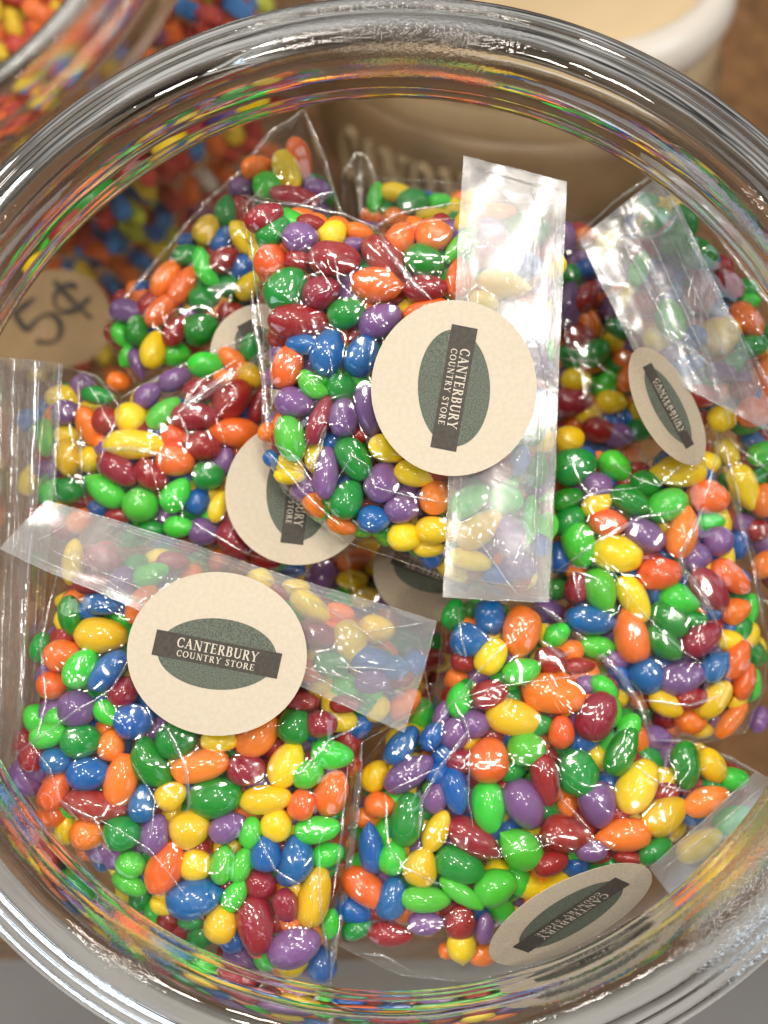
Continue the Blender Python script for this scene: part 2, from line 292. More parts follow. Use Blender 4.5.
C['C'] = """G 454 615 31 23 75;B 491 619 37 31 -75 p;B 470 641 38 33 -10;O 522 634 54 36 -100 p;Y 492 657 39 29 60;R 466 662 26 20 0;L 522 672 38 26 15;R 552 660 29 23 0;R 580 666 31 16 0;G 472 614 22 20 0;L 557 635 26 20 30;P 548 612 26 22 0;L 459 701 34 24 80;R 490 695 37 28 20;P 475 726 31 28 0;P 456 734 29 25 60;P 442 715 30 16 70;O 555 695 62 39 -8;Y 515 719 56 35 -12;P 589 686 22 19 0;L 605 688 30 20 -40;R 598 717 52 38 65;O 562 733 32 25 85;L 527 750 38 35 0 r;O 489 762 45 40 80 r;B 432 737 30 21 60;B 445 755 27 19 50;B 455 792 46 27 -75;B 402 746 45 25 50;P 409 775 55 28 35;P 437 799 34 25 60;Y 437 832 44 23 65;Y 375 777 32 25 60;O 380 806 31 25 0;O 367 819 25 18 0;G 407 821 54 33 80;B 371 848 52 25 95 p;L 392 860 29 25 80 r;L 489 809 50 33 -88;R 476 842 62 31 -35 p;R 461 762 26 23 0;G 512 772 24 20 0;P 525 806 52 40 -60;G 579 774 46 40 90;R 546 781 52 27 -80;P 599 806 46 38 -75;R 567 836 50 35 -15;O 624 837 56 32 188 p;Y 639 787 57 38 55;L 520 850 49 36 140 p;L 496 889 44 35 25;R 552 865 35 23 20;P 592 852 32 22 0;G 512 773 26 16 0;L 426 901 50 26 -5;Y 421 869 38 34 70;G 460 867 50 34 -20;L 462 895 49 19 -35;R 461 924 34 30 80;Y 462 950 34 29 -85 p;O 482 956 26 21 0;P 426 925 35 23 0;B 392 900 42 30 75;O 365 890 52 31 -35;B 354 912 35 26 -20;G 357 931 31 20 20;R 390 936 42 23 -8;P 485 930 31 18 80;O 449 954 18 15 0;O 347 847 40 26 70;P 656 740 33 28 0;G 687 767 48 28 -85;Y 713 767 37 27 -50;L 735 780 27 21 0;Y 666 817 49 34 35;O 708 802 46 27 25;G 623 752 52 28 65;L 610 709 44 26 -60;L 630 728 30 22 60;L 736 822 42 28 20;G 656 852 36 22 30;Y 701 846 50 26 30;R 668 795 24 20 0;R 620 812 22 18 0;R 631 859 32 14 0;G 470 690 22 18 0;R 508 790 26 20 0;G 540 725 26 20 0;B 440 775 26 20 0"""
C['B'] = """Y 72 562 44 22 85;R 102 561 37 29 0;R 91 584 37 20 0;P 121 582 29 24 60;L 150 575 37 23 20;R 172 562 32 21 0;O 142 605 44 30 60;B 100 605 36 20 -10;G 69 616 39 23 -85;B 88 611 24 18 0;Y 100 636 52 35 -5;O 60 656 37 31 20;L 79 669 45 30 55;B 107 671 49 28 45;G 40 648 31 22 80;O 51 686 27 25 0;R 122 693 29 26 60;P 75 710 37 36 0 r;L 106 714 30 22 -45;B 132 722 40 34 20;L 47 736 37 25 10;G 79 742 40 33 10;O 110 746 28 24 85;R 30 757 31 23 80;B 55 762 29 23 0;B 87 775 42 33 10;O 120 781 53 33 75;G 150 765 52 34 -60 b;G 175 742 40 36 0;O 53 793 41 28 60;O 53 815 29 25 0;R 94 807 62 29 -10;B 141 805 38 27 80;Y 170 797 32 27 30;G 121 835 37 34 0;P 154 836 40 28 75;Y 64 831 27 20 80;O 86 836 35 30 0;P 25 780 40 26 -60;O 186 770 24 18 0;Y 219 742 37 21 0;O 257 737 49 34 45;G 294 727 37 34 80;R 321 725 31 27 0;Y 286 765 48 33 65;L 307 776 33 27 20;L 332 756 41 28 -5;O 200 767 58 33 12;R 246 771 38 31 0;G 215 799 54 40 8;Y 189 830 42 37 30;P 227 829 38 28 30;L 250 834 31 23 80;Y 265 801 52 29 8;Y 276 826 33 31 80;O 301 806 31 27 80;O 331 794 46 33 70;L 317 831 46 26 10;L 327 856 29 21 20;B 265 855 36 30 85;B 294 863 50 34 70 b;O 164 870 54 35 65;Y 195 867 29 28 0 r;L 222 866 38 24 80;L 241 866 36 21 70;R 260 886 28 26 0;B 196 900 58 38 12 p;L 235 896 37 22 60 p;Y 220 926 38 33 80;R 255 927 58 37 -82;R 285 907 33 25 -80;Y 314 899 60 32 78;P 294 950 54 38 25;Y 161 907 22 17 -30;G 191 922 24 15 0;L 130 867 27 25 0;L 128 886 36 21 -30;O 291 925 22 16 0;L 330 925 31 18 80;Y 310 607 44 25 -35;Y 295 588 26 16 0;O 339 614 31 22 -10;R 317 635 41 27 -20;Y 376 630 36 29 0;Y 351 646 49 32 -70 p;G 330 664 34 24 0;P 372 682 34 24 0;O 312 672 26 20 0;B 370 660 40 26 0;R 302 702 33 18 0;B 395 668 30 24 0;B 285 650 30 22 0;R 345 705 30 18 0;R 232 745 20 14 0;G 205 715 26 18 0;G 240 700 26 20 0;O 150 655 1 1 0"""
C['K'] = """O 355 560 37 21 20;Y 379 567 29 18 -10;Y 371 549 24 18 0;G 387 584 22 19 0;Y 352 580 28 18 0;Y 364 597 26 19 0;P 320 578 38 28 60;L 340 600 28 20 0;G 405 640 28 22 0;Y 410 690 28 22 30;R 430 660 28 20 0;B 395 700 28 22 0;G 385 712 28 22 0;R 415 620 28 20 0"""

ITEMS = []
for bk, txt in C.items():
    for row in txt.split(';'):
        t = row.split()
        c, x, y, L, W, a = t[0], *[float(v) for v in t[1:6]]
        if L < 4: continue
        shp = t[6] if len(t) > 6 else 'e'
        ITEMS.append(dict(b=bk, c=c, x=x, y=y, L=L, W=W, a=a, s=shp))
for it in ITEMS:
    b = BAGS[it['b']]
    w = it['W']
    if it['L'] < 30:                       # a mostly hidden candy: it is as big as the others and sits deeper
        drop = (30 - it['L']) * 0.17 + 1.0
        it['L'] = it['L'] * 1.12; it['W'] = it['W'] * 1.12
    else: drop = 0
    drop += max(0, 27 - w) * 0.10 + random.uniform(0, 0.8)
    zt = float(top(b, it['x'], it['y'])[0])
    s = S(zt)
    hz = 0.5 * min(it['W'], it['L']) * s
    hz = min(max(hz, 2.6 * MM), 4.2 * MM)
    it['hz'] = hz; it['z'] = zt - hz - drop * MM - 0.3 * MM
    s = S(it['z'] + hz * 0.4); it['loc'] = P(it['x'], it['y'], it['z'] + hz * .4); it['loc'].z = it['z']
    it['hl'] = it['L'] * 0.53 * s; it['hw'] = it['W'] * 0.53 * s

# -------- separate the shells so that candies of one bag do not run through each other more than a little
for b_k in BAGS:
    its = [i for i in ITEMS if i['b'] == b_k]
    for _ in range(3):
        for i in range(len(its)):
            for j in range(i + 1, len(its)):
                p, q = its[i], its[j]
                dx = p['loc'].x - q['loc'].x; dy = p['loc'].y - q['loc'].y
                d = math.hypot(dx, dy)
                need = 0.80 * (p['hw'] + q['hw'])
                if d < need:
                    lo = p if p['L'] * p['W'] < q['L'] * q['W'] else q
                    lo['dr'] = lo.get('dr', 0) + (need - d) * 0.5
                    if lo['dr'] < 0.0032: lo['loc'].z -= (need - d) * 0.5

rank = sorted(ITEMS, key=lambda i: -i['L'] * i['W'] * (1.0 if i['b'] in 'ABCDEF' else 0.75))
keep = set(id(i) for i in rank[:300])
def ordinal(n):
    w = ['first', 'second', 'third', 'fourth', 'fifth', 'sixth', 'seventh', 'eighth', 'ninth', 'tenth', 'eleventh', 'twelfth', 'thirteenth', 'fourteenth', 'fifteenth', 'sixteenth', 'seventeenth', 'eighteenth', 'nineteenth', 'twentieth']
    return w[n] if n < len(w) else w[n % 20]
def euler_for(it, rnd):
    R = Matrix.Rotation(math.radians(it['a']), 4, 'Z') @ Matrix.Rotation(math.radians(rnd.uniform(-9, 9)), 4, 'Y') @ Matrix.Rotation(rnd.uniform(0, 6.28) if it['s'] != 'b' else 0, 4, 'X')
    return R
stuff_v, stuff_f, stuff_m = [], [], []
CK = list(CANDY)
def add_stuff(Mx, proto, c):
    vs, fs = proto
    o = len(stuff_v)
    stuff_v.extend([Mx @ v for v in vs]); stuff_f.extend([tuple(o + k for k in f) for f in fs]); stuff_m.extend([CK.index(c)] * len(fs))
rnd = random.Random(3)
ordc = {}
for bk in BAGS:
    for c in CANDY:
        l = sorted([i for i in ITEMS if i['b'] == bk and i['c'] == c and id(i) in keep], key=lambda i: i['y'])
        for n, i in enumerate(l): i['ord'] = n
for it in ITEMS:
    R = euler_for(it, rnd)
    # the x-rotation must not swap the half widths: scale after it by using near-equal cross-section
    a = it['hw']; h = it['hz'] * 0.5 + a * 0.5
    Sc = Matrix.Diagonal((it['hl'], a, a, 1))
    flat = Matrix.Diagonal((1, 1, h / a, 1))
    M = Matrix.Translation(it['loc']) @ flat @ R @ Sc
    n_s = {'e': 5, 'p': 2, 'b': 2, 'r': 2}[it['s']]
    sd = rnd.randrange(n_s)
    if id(it) in keep:
        o = bpy.data.objects.new('coated_candy', candy_mesh(it['s'], sd, it['c'])); COL.objects.link(o)
        o.matrix_world = Matrix.Translation(it['loc']) @ R @ Matrix.Diagonal((it['hl'], a, (a + h) / 2, 1))
        near = sorted([q for q in ITEMS if q is not it and q['b'] == it['b']], key=lambda q: math.hypot(q['x'] - it['x'], q['y'] - it['y']))[:2]
        shape = {'p': 'pointed', 'b': 'bent', 'r': 'round'}.get(it['s']) or ('long' if it['L'] > it['W'] * 1.55 else 'plump' if it['L'] * it['W'] > 1250 else 'small' if it['L'] < 29 else 'oval')
        words = f"{shape} {CNAME[it['c']]} candy by {CNAME[near[0]['c']]} and {CNAME[near[1]['c']]}, {ordinal(it['ord'])} {CNAME[it['c']]} from top in {BAGS[it['b']]['name']}"
        ws = words.split()
        if len(ws) > 16:
            words = f"{shape} {CNAME[it['c']]} candy by {CNAME[near[0]['c']]} one, {ordinal(it['ord'])} such from top in {BAGS[it['b']]['name']}"
        tag(o, words, 'candy', 'bright coated candies in the clear bags')
    else:
        add_stuff(M, LOW[(it['s'], sd)], it['c'])
# filler candies deeper in every bag
wts = 'RRRROOOYYYGGGLLLBBBPPP'
for bk, b in BAGS.items():
    xs = [p[0] for p in b['out']]; ys = [p[1] for p in b['out']]
    st = 25
    layers = 2 if bk in 'GIJKM' else 3
    for ly in range(layers):
        yy = min(ys) + 14
        while yy < max(ys) - 8:
            xx = min(xs) + 12 + rnd.uniform(0, st)
            while xx < max(xs) - 8:
                x = xx + rnd.uniform(-6, 6); y = yy + rnd.uniform(-6, 6)
                d = seg_dist(np.array([x]), np.array([y]), b['out'])[0]
                if inside(np.array([x]), np.array([y]), b['out'])[0] and d > 12 + ly * 7 and not (bk == 'K' and 395 < x < 480 and 535 < y < 625) and not (bk == 'H' and x < 640) and not (bk == 'G' and (x < 365 or y < 190)) and not (bk == 'C' and (x / 105 + y / 95 > 15.2 or y > 925)) and not (bk == 'F' and y < 190):
                    zt = float(top(b, x, y)[0]); hw = rnd.uniform(3.1, 4.0) * MM; hl = hw * rnd.uniform(1.15, 1.6)
                    z = zt - hw - (6.2 + ly * 5.5 + rnd.uniform(-0.8, 1.2)) * MM
                    R = Matrix.Rotation(rnd.uniform(0, 6.28), 4, 'Z') @ Matrix.Rotation(rnd.uniform(-.5, .5), 4, 'Y')
                    kd = rnd.choice([('e', rnd.randrange(5)), ('e', rnd.randrange(5)), ('p', 0), ('r', 1)])
                    add_stuff(Matrix.Translation(P(x, y, z)) @ R @ Matrix.Diagonal((hl, hw, hw, 1)), LOW[kd], rnd.choice(wts))
                xx += st
            yy += st * 0.85
o = mesh_obj('loose_candies', stuff_v, stuff_f, [CM[k] for k in CK], fmat=stuff_m)
tag(o, 'many small coated candies lying deeper inside the clear bags, mostly hidden by others', 'candies', kind='stuff')

# ------------------------------------------------------------------ film
def resample(poly, step, closed=True):
    out = []; n = len(poly)
    for i in range(n if closed else n - 1):
        a = poly[i]; b = poly[(i + 1) % n]; L = math.hypot(b[0] - a[0], b[1] - a[1]); k = max(1, int(L / step))
        for q in range(k): out.append((a[0] + (b[0] - a[0]) * q / k, a[1] + (b[1] - a[1]) * q / k))
    if not closed: out.append(poly[-1])
    return out
def bag_film_z(bk, x, y, wr=1.0):
    b = BAGS[bk]; x = np.asarray(x, float); y = np.asarray(y, float)
    z = top(b, x, y) + 0.2 * MM
    edge = np.clip(seg_dist(x, y, b['out']) / 14.0, 0, 1) * inside(x, y, b['out'])
    cz = z.copy() - 2.2 * MM
    for it in ITEMS:
        if it['b'] != bk: continue
        s = S(it['loc'].z + it['hz'])
        ix = 384 + it['loc'].x / s; iy = 512 - it['loc'].y / s
        ca, sa = math.cos(math.radians(it['a'])), math.sin(math.radians(it['a']))
        dx, dy = x - ix, -(y - iy)
        u = (dx * ca + dy * sa) * s / (it['hl'] * 1.25); v = (-dx * sa + dy * ca) * s / (it['hw'] * 1.25)
        q = 1 - u * u - v * v
        h = it['loc'].z + it['hz'] * 1.1 * np.sqrt(np.clip(q, 0, 1)) + 0.25 * MM
        cz = np.where(q > 0, np.maximum(cz, h), cz)
    z = z + 0.35 * MM
    z = np.where(edge > 0.05, z * 0.72 + cz * 0.28, z)
    z = np.maximum(z, np.where(edge > .3, cz, z))
    w = np.array([(1 - min(1, abs(noise.noise(Vector((xx * .013 + 0.3 * noise.noise(Vector((xx * .03, yy * .03, 4))), yy * .013, ord(bk)))) * 3.0))) ** 2 * 1.9 + 0.16 * noise.noise(Vector((xx * .07, yy * .045, ord(bk) + 9))) for xx, yy in zip(x, y)])
    return z + w * MM * 0.9 * edge * wr
def add_fold(vs, fs, fm, zf, pts, w, h, mi=1):
    """a narrow raised crease following a path, tapering to its ends"""
    pts = resample(pts, 4, False); n = len(pts); base = len(vs)
    zz = zf([p[0] for p in pts], [p[1] for p in pts])
    ks = np.ones(5) / 5
    if n > 6: zz = np.convolve(np.pad(zz, 2, mode='edge'), ks, 'valid')
    for i, (x, y) in enumerate(pts):
        a = pts[max(0, i - 1)]; b = pts[min(n - 1, i + 1)]
        dx, dy = b[0] - a[0], b[1] - a[1]; L = math.hypot(dx, dy) + 1e-9; nx, ny = -dy / L, dx / L
        t = i / (n - 1); tp = min(1, 6 * min(t, 1 - t) + 0.15) * (0.7 + 0.5 * abs(noise.noise(Vector((x * .06, y * .06, 3.3)))))
        j = noise.noise(Vector((x * .05, y * .05, 8))) * 1.2
        for k, (o_, hh) in enumerate(((-1, -0.1), (-0.45, 0.75), (0, 1), (0.5, 0.7), (1, -0.1))):
            vs.append(P(x + nx * (o_ * w * tp + j), y + ny * (o_ * w * tp + j), zz[i] + (hh * h * tp + 0.25) * MM))
    for i in range(n - 1):
        for k in range(4):
            q = base + i * 5 + k; fs.append((q, q + 1, q + 6, q + 5)); fm.append(mi)
FOLDS = {
 'A': [([(241,195),(262,202),(300,205),(345,215),(376,228)],1.4,.5), ([(376,227),(392,215),(430,207),(458,203)],1,.4), ([(374,222),(388,250),(412,282),(432,300)],2.0,.7), ([(252,290),(256,330),(264,380),(268,432)],2.2,.6), ([(246,205),(258,300),(262,330)],1.2,.4), ([(270,345),(272,400),(268,430)],1.1,.4),
       ([(338,478),(352,455),(368,466),(374,488),(400,494),(444,503)],1.3,.5), ([(398,265),(408,275),(417,288)],2.4,.5), ([(334,255),(338,280),(352,296)],1.1,.4), ([(268,452),(285,470),(310,500),(345,530)],1.5,.5), ([(327,425),(318,450),(310,470)],1.8,.5), ([(300,205),(318,196),(334,190)],1.6,.4), ([(263,440),(290,452),(312,480)],1.2,.4),([(390,235),(420,222),(455,218)],0.9,.3)],
 'B': [([(130,655),(112,690),(75,712),(10,758)],1.3,.5), ([(163,722),(184,762),(189,805),(186,815)],1.8,.5), ([(362,742),(352,850),(336,940),(330,985)],2.6,.9), ([(366,722),(330,740),(290,785)],1.2,.4), ([(318,858),(320,900),(328,960)],1.4,.5), ([(255,830),(275,870),(300,885)],1.2,.4), ([(60,800),(95,820),(110,850)],1.2,.4), ([(30,742),(50,770),(60,800)],1.0,.4), ([(40,640),(46,700),(36,740)],1.2,.4), ([(130,760),(155,800),(150,840)],.8,.3), ([(100,820),(150,850),(190,900)],.9,.3),([(348,760),(340,850),(332,900)],1.2,.5),([(62,560),(50,600),(40,650)],1.1,.4)],
 'C': [([(541,606),(575,632),(615,668),(640,705),(652,742)],2.2,.8), ([(652,740),(690,742),(730,758),(768,778)],1.5,.5), ([(454,702),(466,725),(470,745)],1.6,.5), ([(456,700),(500,686),(560,678),(620,673)],1.0,.4), ([(470,728),(440,768),(422,800),(418,840)],1.5,.5), ([(386,792),(388,845),(404,868),(446,887)],1.6,.5), ([(386,792),(430,772),(445,765)],.9,.4), ([(662,788),(668,752),(672,742)],1.4,.5), ([(664,786),(690,792)],1.2,.4), ([(458,605),(462,640),(466,660)],1.3,.4), ([(640,770),(658,782),(664,786)],1.2,.4), ([(455,700),(480,670),(510,640)],1.2,.4), ([(586,838),(596,848),(600,856)],2.4,.5),([(541,640),(560,655),(575,650)],1.8,.4),([(470,745),(468,800),(474,830)],.8,.3),([(430,735),(450,705),(470,692)],1.2,.4), ([(346,950),(380,955),(420,975),(450,982)],1.2,.4), ([(556,770),(562,800),(590,830)],1.3,.4)],
 'D': [([(703,508),(692,535),(681,553),(683,570),(700,592),(718,625)],2.4,.8), ([(556,572),(600,540),(640,518),(688,508)],1.6,.6), ([(560,508),(605,490),(640,488)],1.1,.4), ([(712,426),(690,455),(660,486)],1.6,.5), ([(718,426),(716,460),(704,500)],1.1,.4), ([(604,560),(640,610),(680,650),(706,665)],1.0,.4), ([(640,700),(690,706),(722,694)],1.5,.5), ([(722,625),(727,650)],1.1,.4), ([(733,500),(752,560),(764,630)],1.3,.5), ([(573,572),(580,600)],1.2,.3), ([(552,570),(575,572),(600,580)],1.1,.3),([(708,420),(700,440),(706,470)],1.1,.4), ([(610,462),(640,480),(660,486)],1,.4)],
 'E': [([(122,398),(190,362),(262,331)],1.9,.6), ([(178,412),(215,386),(250,364),(262,350)],3.0,.7), ([(178,412),(200,382),(240,358)],1.1,.4), ([(102,449),(130,449),(160,455),(174,459)],2.2,.6), ([(76,371),(96,376),(112,396),(120,408)],1.3,.5), ([(104,449),(98,465),(100,476)],1.2,.4), ([(122,398),(112,430),(100,450)],1.1,.4), ([(78,376),(80,430),(82,480)],1.1,.4), ([(178,412),(188,435),(185,455)],1.3,.4),([(190,520),(230,545),(265,560)],1.2,.4)],
 'F': [([(104,322),(150,268),(205,203),(240,172),(270,132),(304,110)],1.5,.5), ([(304,111),(325,160),(341,214)],1.4,.5), ([(213,345),(224,318),(226,302)],1.6,.5), ([(207,290),(230,287),(245,290)],3.0,.5), ([(312,205),(322,198),(334,190)],2.6,.5)],
 'G': [([(342,177),(356,153),(366,156),(375,178),(377,215)],1.5,.5), ([(360,158),(362,220)],.8,.3)],
 'H': [([(577,238),(610,205),(658,171)],1.6,.6), ([(590,243),(612,290),(632,335),(640,352)],2.6,.8), ([(580,240),(608,292),(636,352)],1.2,.5), ([(626,228),(650,238),(668,226),(680,206)],2.8,.8), ([(636,236),(655,280),(680,330),(700,352)],2.6,.8), ([(658,172),(690,235),(720,300),(760,370),(790,420)],2.0,.7), ([(645,180),(650,205),(668,215)],2.0,.6), ([(672,275),(690,310),(702,345),(740,420)],1.4,.5), ([(625,228),(628,205),(645,190)],1.6,.5), ([(658,171),(700,212),(740,265),(780,318)],1.5,.5), ([(680,340),(712,370),(730,420)],2.4,.7), ([(664,196),(690,230),(700,262)],1.0,.5),([(652,330),(690,350),(705,380)],2.2,.6)],
 'I': [([(556,358),(595,362),(620,380),(648,430)],1.2,.4), ([(581,362),(588,395),(604,422)],2.8,.7), ([(600,422),(640,450),(656,468)],1.2,.4)],
 'J': [([(60,366),(57,420),(54,480),(58,520)],1.2,.4)],
 'K': [([(305,565),(312,600),(330,620)],1.8,.5), ([(345,550),(352,590),(372,620)],1.6,.5), ([(398,560),(400,610),(412,640)],1.4,.5), ([(420,690),(445,680),(462,690)],1.2,.4), ([(410,655),(450,656),(470,665)],1.1,.4)],
 'M': [([(722,432),(745,452),(768,470)],1.6,.6), ([(690,432),(712,425),(768,423)],1.2,.4), ([(720,430),(735,480),(742,520)],1.2,.4), ([(744,603),(760,600),(780,605)],1.0,.4)],
}
ROOT = {}
def build_film(bk):
    b = BAGS[bk]
    ol = resample(b['out'], 6)
    ol = [(x + 1.3 * noise.noise(Vector((x * .04, y * .04, 1))), y + 1.3 * noise.noise(Vector((x * .04, y * .04, 7)))) for x, y in ol]
    xs = [p[0] for p in ol]; ys = [p[1] for p in ol]; step = 4.0
    gx, gy = np.meshgrid(np.arange(min(xs), max(xs), step), np.arange(min(ys), max(ys), step))
    gx[::2] += step / 2
    gx = gx.ravel(); gy = gy.ravel()
    m = inside(gx, gy, ol) & (seg_dist(gx, gy, ol) > 2.2); gx, gy = gx[m], gy[m]
    pts = [Vector(p) for p in ol] + [Vector((x, y)) for x, y in zip(gx, gy)]
    n = len(ol)
    v, e, f, *_ = delaunay_2d_cdt(pts, [(i, (i + 1) % n) for i in range(n)], [], 1, 1e-4)
    X = np.array([p.x for p in v]); Y = np.array([p.y for p in v])
    Z = bag_film_z(bk, X, Y)
    vs = [P(x, y, z) for x, y, z in zip(X, Y, Z)]
    fs = [tuple(reversed(t)) for t in f]; fm = [0] * len(fs)
    zf = lambda x, y: bag_film_z(bk, x, y)
    for pth, w, h in FOLDS.get(bk, []): add_fold(vs, fs, fm, zf, pth, w * (1.35 if w < 1.7 else 1.7), h * (0.32 if w < 1.7 else .40))
    # seam all round
    add_fold(vs, fs, fm, zf, b['out'] + [b['out'][0]], 1.0, 0.35)
    root = empty('candy_bag', P(b['c'][0], b['c'][1], (b['zc'] - 12) * MM)); ROOT[bk] = root
    tag(root, b['lab'], 'candy bag', 'clear bags of candy in the jar')
    mesh_obj('film', vs, fs, [FILM, FOLD], parent=root, fmat=fm, origin=root.location)
for bk in BAGS: build_film(bk)

def flap(bk, q, z, mats, nu=40, nv=14, corr=0.0, cf=6, name='header_flap', gap=0.7, wave=0.6, edges=True, extra=()):
    """folded header: q = four corners (start-left, end-left, end-right, start-right) in picture units, z = four heights in mm; u runs along the long side"""
    root = ROOT[bk]; vs, fs, fm = [], [], []
    def pt(u, v):
        x = (q[0][0] * (1 - u) + q[1][0] * u) * (1 - v) + (q[3][0] * (1 - u) + q[2][0] * u) * v
        y = (q[0][1] * (1 - u) + q[1][1] * u) * (1 - v) + (q[3][1] * (1 - u) + q[2][1] * u) * v
        zz = (z[0] * (1 - u) + z[1] * u) * (1 - v) + (z[3] * (1 - u) + z[2] * u) * v
        e = min(1, 5 * min(v, 1 - v))
        x += 2.2 * noise.noise(Vector((u * 3.3, v * 1.3, ord(bk) + .5))); y += 2.2 * noise.noise(Vector((u * 3.3, v * 1.3, ord(bk) + 7.5)))
        zz += 1.1 * max(0, abs(u - .5) * 2 - .75) ** 2 * 8 * noise.noise(Vector((u * 4, v * 2.5, 3.5 + ord(bk)))) + 0.5 * (abs(v - .5) * 2) ** 4 * noise.noise(Vector((u * 5, round(v) * 4, 9.5)))
        zz += wave * noise.noise(Vector((x * .014, y * .014, 2.2))) * 2 + corr * math.sin(v * math.pi * cf + 1.6 * noise.noise(Vector((u * 2.5, v * 2, 5)))) * (0.6 + 0.4 * e)
        zz += wave * 0.9 * (1 - abs(noise.noise(Vector((u * 3.1, v * 1.6, 11.0 + ord(bk))))) * 3) ** 3 * 0.25
        return x, y, zz * MM
    for side in (0, 1):
        base = len(vs)
        for i in range(nu + 1):
            for j in range(nv + 1):
                x, y, zz = pt(i / nu, j / nv)
                em = min(1, 6 * min(i / nu, 1 - i / nu, j / nv, 1 - j / nv))
                vs.append(P(x, y, zz - side * gap * MM * em - side * 0.02 * MM))
        for i in range(nu):
            for j in range(nv):
                a = base + i * (nv + 1) + j; fs.append((a, a + 1, a + nv + 2, a + nv + 1)); fm.append(0)
    def zf_line(pairs, w, h):
        pts = [pt(u, v) for u, v in pairs]
        path = [(p[0], p[1]) for p in pts]
        zs = [p[2] for p in pts]
        def zf(xx, yy):
            # nearest on the path
            out = []
            for x, y in zip(xx, yy):
                k = min(range(len(path)), key=lambda n_: (path[n_][0] - x) ** 2 + (path[n_][1] - y) ** 2); out.append(zs[k])
            return np.array(out)
        add_fold(vs, fs, fm, zf, path, w, h)
    K = 24
    if edges:
        for vv, w in ((0.0, 1.1), (1.0, 1.1), (0.955, .6), (0.05, .5)): zf_line([(i / K, vv) for i in range(K + 1)], w, .35)
        for uu, w in ((0.0, 1.1), (1.0, 1.2), (0.022, .6)): zf_line([(uu, i / K) for i in range(K + 1)], w, .35)
    for (pa, pb, w, h) in extra:
        zf_line([(pa[0] + (pb[0] - pa[0]) * i / K, pa[1] + (pb[1] - pa[1]) * i / K) for i in range(K + 1)], w, h)
    return mesh_obj(name, vs, fs, [mats, FOLD], parent=root, fmat=fm, origin=root.location)
flap('A', [(463,155),(443,598),(549,603),(568,182)], [-19, -19, -19.5, -20], FLAP, wave=0.5,
     extra=[((0, .11), (1, .12), .8, .4), ((0.02, .93), (1, .86), 1.0, .5), ((.55, .84), (1, .83), 2.6, .9), ((0.03, .66), (.13, .84), 2.2, .6), ((.95, .02), (.97, .9), 1.0, .4), ((.86, .3), (.99, .72), 1.2, .5), ((.3, .72), (.5, .9), 1.2, .4), ((.36, .6), (.4, .85), 1.4, .5), ((.015, .1), (.03, .9), .8, .5)])
flap('B', [(0,548),(405,733),(436,622),(46,500)], [-24, -23, -22, -23], FLAP, wave=0.6,
     extra=[((0, .12), (.5, .10), 1.1, .5), ((.03, .92), (.95, .9), .8, .4), ((.1, .3), (.36, .26), 1.2, .4), ((.24, .2), (.36, .05), 1.5, .5), ((.62, .12), (.86, .26), 1.8, .5), ((.8, .3), (.95, .5), 2.2, .6), ((.84, .7), (.97, .95), 1.6, .5), ((.1, .95), (.05, .3), 1.0, .4), ((.7, .85), (.92, .62), 1.4, .4), ((.45, .8), (.6, .7), 1.0, .3), ((.7, .15), (.9, .1), 2.6, .5)])
flap('C', [(757,772),(650,868),(694,926),(822,830)], [-29, -30, -37, -37], FLAP, nu=26, wave=0.4, extra=[((0, .18), (1, .14), 1.4, .5)])
flap('J', [(-24,356),(-30,775),(34,770),(62,364)], [-38, -36, -42, -44], TUBE, nu=60, nv=48, corr=3.4, cf=3.4, wave=1.4, name='rolled_film',
     extra=[((0, .3), (1, .35), 1.4, .7), ((0.05, .5), (.8, .55), 1.6, .8), ((.1, .8), (.9, .75), 1.2, .6), ((.3, .9), (1, .9), 1.4, .6), ((.05, .4), (.45, .6), 1.0, .5), ((.45, .45), (.98, .42), 1.8, .7)])
flap('H', [(579,239),(643,366),(786,440),(664,171)], [-44, -47, -47, -43], FLAP, nu=44, nv=30, corr=0.5, cf=3, wave=1.2, extra=[((0.02, .22), (.35, .25), 1.4, .5), ((.12, .36), (.95, .42), 2.6, .6), ((.12, .62), (.8, .60), 2.0, .5), ((.12, .34), (.14, .68), 2.8, .7), ((.2, .8), (.95, .78), 1.4, .5), ((.01, .6), (.12, .5), 1.6, .6)])

